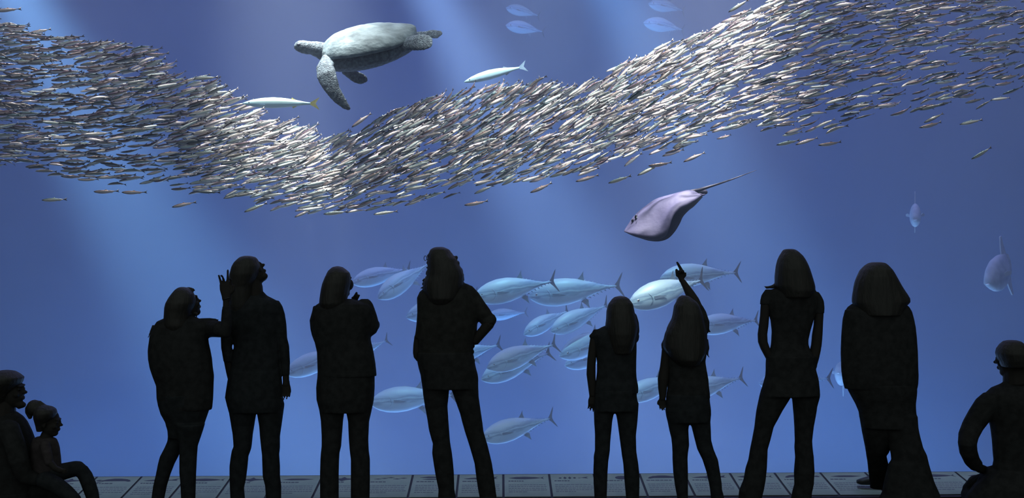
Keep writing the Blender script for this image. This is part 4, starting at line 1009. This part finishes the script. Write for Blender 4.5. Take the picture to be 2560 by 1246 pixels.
# 7 --- flared trousers, hands in pockets
p = Person(5.95)
p.head(1978, 668, 84, 2, 10)
p.tube('body', [(1978,690,16), (1978,728,19)])
p.rows('hair', [(623,1964,1982),(625,1958,1989),(630,1955,1996),(640,1949,2006),(649,1945,2012),(661,1942,2018),(674,1940,2023),(692,1938,2029),(705,1938,2033),(716,1938,2036),(727,1944,2036),(745,1952,2024)], 0.85, cap=0.105, under=False)
p.tube('hair', [(1945,712,7), (1930,718,5), (1918,719,3), (1909,716,1.3)], False); p.tube('hair', [(2032,722,6), (2038,729,3), (2043,731,1.3)], False)
p.tube('hair', [(1925,719,3), (1917,722,2), (1912,720,1)], False)
p.rows('shirt', [(712,1955,2000),(720,1938,2022),(727,1922,2036),(738,1916,2042),(755,1915,2044),(780,1920,2040),(801,1926,2034),(828,1929,2026),(850,1928,2021),(862,1927,2021),(876,1924,2026),(892,1918,2036),(902,1916,2040)], 0.6, cap=0.13)
p.rows('shirt', [(724,1914,1938),(738,1904,1932),(750,1901,1930),(762,1900,1928)], 0.95, cap=.06)
p.rows('shirt', [(730,2024,2046),(740,2028,2053),(752,2032,2059),(770,2034,2061),(784,2034,2060)], 0.95, cap=.06)
p.rows('body', [(758,1902,1926),(790,1900,1923),(815,1897,1921),(836,1894,1918),(856,1895,1919),(872,1901,1925),(887,1909,1932),(900,1916,1938)], 0.95, 0.0, cap=.05)
p.rows('body', [(780,2036,2059),(815,2034,2057),(838,2030,2056),(862,2028,2054),(880,2024,2051),(898,2020,2047),(915,2016,2042)], 0.95, 0.0, cap=.05)
p.hand(1926, 888, 0.35, 1, 44, 0.02, 0.4); p.hand(2034, 900, -0.35, 1, 44, 0.02, 0.4, -1)
p.rows('trousers', [(890,1915,2044),(910,1914,2040),(926,1914,2040),(940,1913,2044),(955,1909,2047),(975,1903,2049),(990,1899,2050)], 0.62, cap=0.13)
legs(p, [(975,1903,1990),(990,1899,1979),(1027,1891,1956),(1050,1888,1944),(1068,1886,1934),(1100,1880,1926),(1124,1875,1919),(1150,1871,1918),(1171,1864,1917),(1200,1859,1914),(1227,1848,1909),(1246,1846,1904),(1288,1842,1904)],
        [(975,1974,2049),(994,1980,2049),(1015,1982,2043),(1036,1984,2040),(1068,1986,2034),(1103,1987,2030),(1118,1986,2031),(1144,1988,2034),(1180,1985,2036),(1212,1986,2034),(1230,1981,2030),(1246,1978,2028),(1290,1974,2030)], ratio=0.8)
p.shoe(1876, 6.0, -0.4, 1); p.shoe(2004, 6.0, 0.1, 1)
p.build('woman in flared trousers and short sleeves standing wide with hands in her pockets', {'hair': M_hair, 'shirt': C_black, 'trousers': C_black}, 1960)

# 8 --- wide loose hair, loose jacket, one foot on the sign ledge
p = Person(5.95)
p.head(2196, 702, 86, -6, 8)
p.tube('body', [(2195,725,18), (2196,768,21)])
p.rows('hair', [(656,2180,2202),(658,2172,2212),(664,2163,2219),(676,2152,2229),(693,2144,2239),(705,2139,2246),(717,2136,2253),(729,2134,2261),(739,2132,2268),(748,2131,2273),(756,2131,2274),(766,2136,2264),(790,2150,2250)], 0.62, cap=0.12, under=False)
p.tube('hair', [(2262,742,8), (2270,750,7), (2272,757,4)], False)
p.rows('jacket', [(752,2150,2236),(760,2130,2262),(768,2119,2272),(780,2112,2279),(799,2107,2284),(820,2105,2288),(850,2103,2291),(881,2102,2293),(917,2103,2294),(940,2105,2295),(958,2108,2294),(972,2112,2292)], 0.55, cap=0.16)
p.rows('jacket', [(775,2113,2142),(799,2107,2138),(832,2104,2134),(881,2102,2132),(930,2104,2134),(960,2109,2136),(972,2112,2138)], 0.95, -.02, cap=.06)
p.rows('jacket', [(775,2252,2276),(799,2256,2284),(832,2262,2289),(881,2264,2293),(930,2266,2295),(975,2266,2291)], 0.95, -.02, cap=.06)
p.hand(2136, 962, 0.2, 1, 34, 0, 0.8); p.hand(2279, 966, -0.1, 1, 42, 0, 0.6, -1)
p.rows('trousers', [(960,2116,2290),(978,2121,2291),(993,2129,2290),(1011,2139,2288),(1030,2147,2289),(1052,2151,2292),(1070,2154,2294)], 0.6, cap=0.14)
p.rows('trousers', [(1040,2149,2236,0),(1082,2156,2226,.02),(1118,2163,2227,.06),(1131,2165,2222,.08),(1140,2166,2216,.10),(1153,2168,2219,.14),(1163,2169,2222,.18),(1184,2171,2226,.24),(1205,2173,2226,.32),(1222,2175,2222,.36)], 0.8, 0.0, cap=0.10)
p.rows('trousers', [(1040,2210,2293,0),(1070,2216,2295,0),(1090,2219,2299,0),(1120,2224,2307,0),(1138,2228,2316,0),(1151,2229,2319,0),(1160,2223,2321,0),(1174,2219,2325,0),(1204,2212,2334,0),(1234,2206,2347,0),(1246,2200,2350,0),(1290,2196,2356,0)], 0.6, -.04, cap=0.14)
p.shoe(2300, 5.95, 0.5, 1)
c0 = W(2172, 1205, 6.62)
sh = bmesh.new(); d_ = Vector((-1, 0.12, 0)).normalized(); a_ = Vector((d_.y, -d_.x, 0))
ring_loft(sh, [(c0 - d_*0.14 + Vector((0,0,.012)), a_*.022, (0,0,.03)), (c0 - d_*.10 + Vector((0,0,.016)), a_*.034, (0,0,.036)), (c0 + Vector((0,0,.008)), a_*.036, (0,0,.030)), (c0 + d_*.05, a_*.036, (0,0,.022)), (c0 + d_*.078 + Vector((0,0,-.002)), a_*.022, (0,0,.012))], 14)
p.shoes.append(sh)
p.build('woman with wide loose hair and a loose jacket, one foot on the sign ledge', {'hair': M_hair, 'jacket': C_black, 'trousers': C_black}, 2240)

# 9 --- man low at the right edge, elbow out, hand on thigh
p = Person(6.0)
p.head(2532, 898, 92, 48, -4)
p.ball('body', 2531, 882, 39, 39, 30); p.ball('body', 2493, 903, 5, 8, 6)
p.tube('body', [(2536,925,26), (2540,958,30)])
p.rows('hair', [(851,2520,2540),(854,2510,2550),(862,2502,2560),(872,2496,2566),(884,2493,2569),(900,2498,2569),(918,2508,2567)], 1.0, -0.015, cap=0.11, under=False)
p.rows('shirt', [(952,2512,2566),(960,2503,2574),(970,2480,2600),(984,2466,2625),(1005,2462,2640),(1040,2470,2640),(1068,2478,2632),(1100,2482,2626),(1130,2484,2622),(1153,2486,2622),(1175,2482,2626),(1200,2478,2630)], 0.6, cap=0.16)
p.tube('shirt', [(2480,1000,26), (2465,1015,28), (2448,1040,27), (2432,1065,25), (2421,1090,23.5,-.03), (2418,1112,21.5,-.05)])
p.tube('shirt', [(2418,1105,22,-.05), (2421,1130,21,-.03), (2430,1152,19,.02), (2440,1164,17,.05)])
p.tube('body', [(2436,1160,14,.04), (2450,1172,12,.09), (2462,1176,11,.12)]); p.hand(2462, 1175, 1, 0.1, 46, .13, 0.4, 1)
p.tube('shirt', [(2620,1000,26), (2650,1050,24), (2652,1110,20,.1), (2620,1150,15,.2)])
p.tube('trousers', [(2500,1190,30), (2478,1196,30,.16), (2446,1212,27,.26), (2426,1232,24,.30)])
p.tube('trousers', [(2600,1195,32), (2612,1205,30,.25), (2622,1225,26,.45)])
p.tube('trousers', [(2424,1236,22,.30), (2436,1262,19,.12), (2448,1278,15,-.1)])
p.tube('trousers', [(2622,1228,24,.45), (2622,1262,19,.25), (2618,1278,15,.0)])
p.rows('trousers', [(1170,2484,2624),(1190,2470,2636),(1215,2440,2642),(1240,2420,2646),(1262,2412,2646),(1282,2416,2640)], 0.7, cap=0.17)
p.shoe(2460, 5.85, 0.2, -1, 0.27); p.shoe(2612, 5.9, 0.1, -1, 0.27)
p.build('short haired man crouching at the right edge with his elbow out and hand on thigh', {'hair': M_hair, 'shirt': C_black, 'trousers': C_black}, 2535)

# 10 --- adult seated at the left edge, in profile
p = Person(5.8)
p.head(22, 976, 92, -88, 2)
p.tube('body', [(48,1012,12), (60,1013,7)]); p.tube('body', [(10,1010,27), (4,1050,34)])
p.rows('hair', [(926,4,22),(929,-8,36),(936,-20,46),(945,-27,56),(957,-32,52),(970,-34,40),(985,-34,26),(1000,-33,16),(1015,-28,6)], 0.9, cap=0.11, under=False)
p.rows('shirt', [(1030,-40,40),(1042,-62,56),(1055,-78,66),(1080,-88,78),(1120,-92,92),(1160,-92,102),(1200,-92,108),(1240,-90,112),(1270,-88,108)], 0.6, cap=0.17)
p.tube('shirt', [(20,1070,26,-.12), (35,1110,25,-.16), (48,1155,23,-.18), (60,1190,20,-.16)])
p.tube('shirt', [(60,1190,20,-.16), (90,1200,17,-.14), (116,1204,14,-.10)]); p.hand(116, 1204, 1, 0, 44, -.10, 0.5)
p.tube('trousers', [(-20,1240,36,-.05), (60,1232,34,-.02), (130,1228,30,.0), (160,1240,26,.0)])
p.tube('trousers', [(-20,1245,36,.15), (60,1240,34,.22), (140,1236,28,.24), (170,1245,24,.22)])
p.tube('trousers', [(160,1243,24,.0), (120,1268,22,.0), (70,1280,17,.0)]); p.tube('trousers', [(170,1245,22,.22), (180,1270,19,.22), (190,1282,15,.22)])
p.rows('trousers', [(1225,-90,110),(1260,-92,116),(1290,-90,112)], 0.7, cap=0.17)
p.shoe(60, 5.72, -1, 0.1, 0.26); p.shoe(206, 5.98, 1, 0.2, 0.26)
p.build('adult seated at the left edge in profile, looking right over the head of a child', {'hair': M_hair, 'shirt': C_black, 'trousers': C_black}, 10)

# 11 --- child on the lap with a hair bun and one knee up
p = Person(5.72)
p.head(120, 1056, 74, -84, -4)
p.ball('body', 138, 1048, 9, 14, 18)
p.tube('body', [(118,1084,13), (112,1104,16)])
p.rows('hair', [(1013,106,114),(1018,96,130),(1024,90,138),(1033,86,141),(1045,86,136),(1056,88,124),(1066,90,116),(1080,92,108)], 0.9, cap=0.075, under=False)
p.ball('hair', 86, 1020, 19, 19, 20); p.tube('hair', [(72,1020,9), (70,1032,7), (76,1046,5)], False); p.tube('hair', [(98,1006,5), (108,1012,4), (116,1016,3)], False)
p.rows('shirt', [(1092,92,128),(1098,82,141),(1110,78,146),(1122,76,149),(1150,76,152),(1165,76,153),(1190,78,152),(1208,82,148)], 0.62, cap=0.10)
p.tube('shirt', [(112,1112,13,-.07), (118,1136,12,-.11), (124,1160,10.5,-.12)])
p.tube('body', [(124,1156,8.5,-.12), (138,1172,7.5,-.13), (152,1178,7,-.12)]); p.hand(150, 1177, 1, 0.1, 26, -.12, 0.5)
p.tube('trousers', [(108,1196,22), (135,1186,23), (165,1178,21,.03), (190,1172,19.5,.05), (200,1172,18.5,.05)])
p.tube('trousers', [(203,1176,17,.05), (214,1192,17.5,.05), (222,1212,17.5,.04), (230,1236,16.5,.03), (236,1262,14,.02), (240,1282,12,.02)])
p.tube('trousers', [(108,1200,22,-.08), (140,1214,21,-.10), (165,1232,19,-.10), (186,1252,17,-.10), (196,1275,13,-.10)])
p.shoe(250, 5.74, 1, 0.1, 0.18); p.shoe(204, 5.62, 1, -0.1, 0.18)
p.build('small child with a hair bun sitting on a lap at left with one knee up', {'hair': M_hair, 'shirt': C_plum, 'trousers': C_navy}, 120)
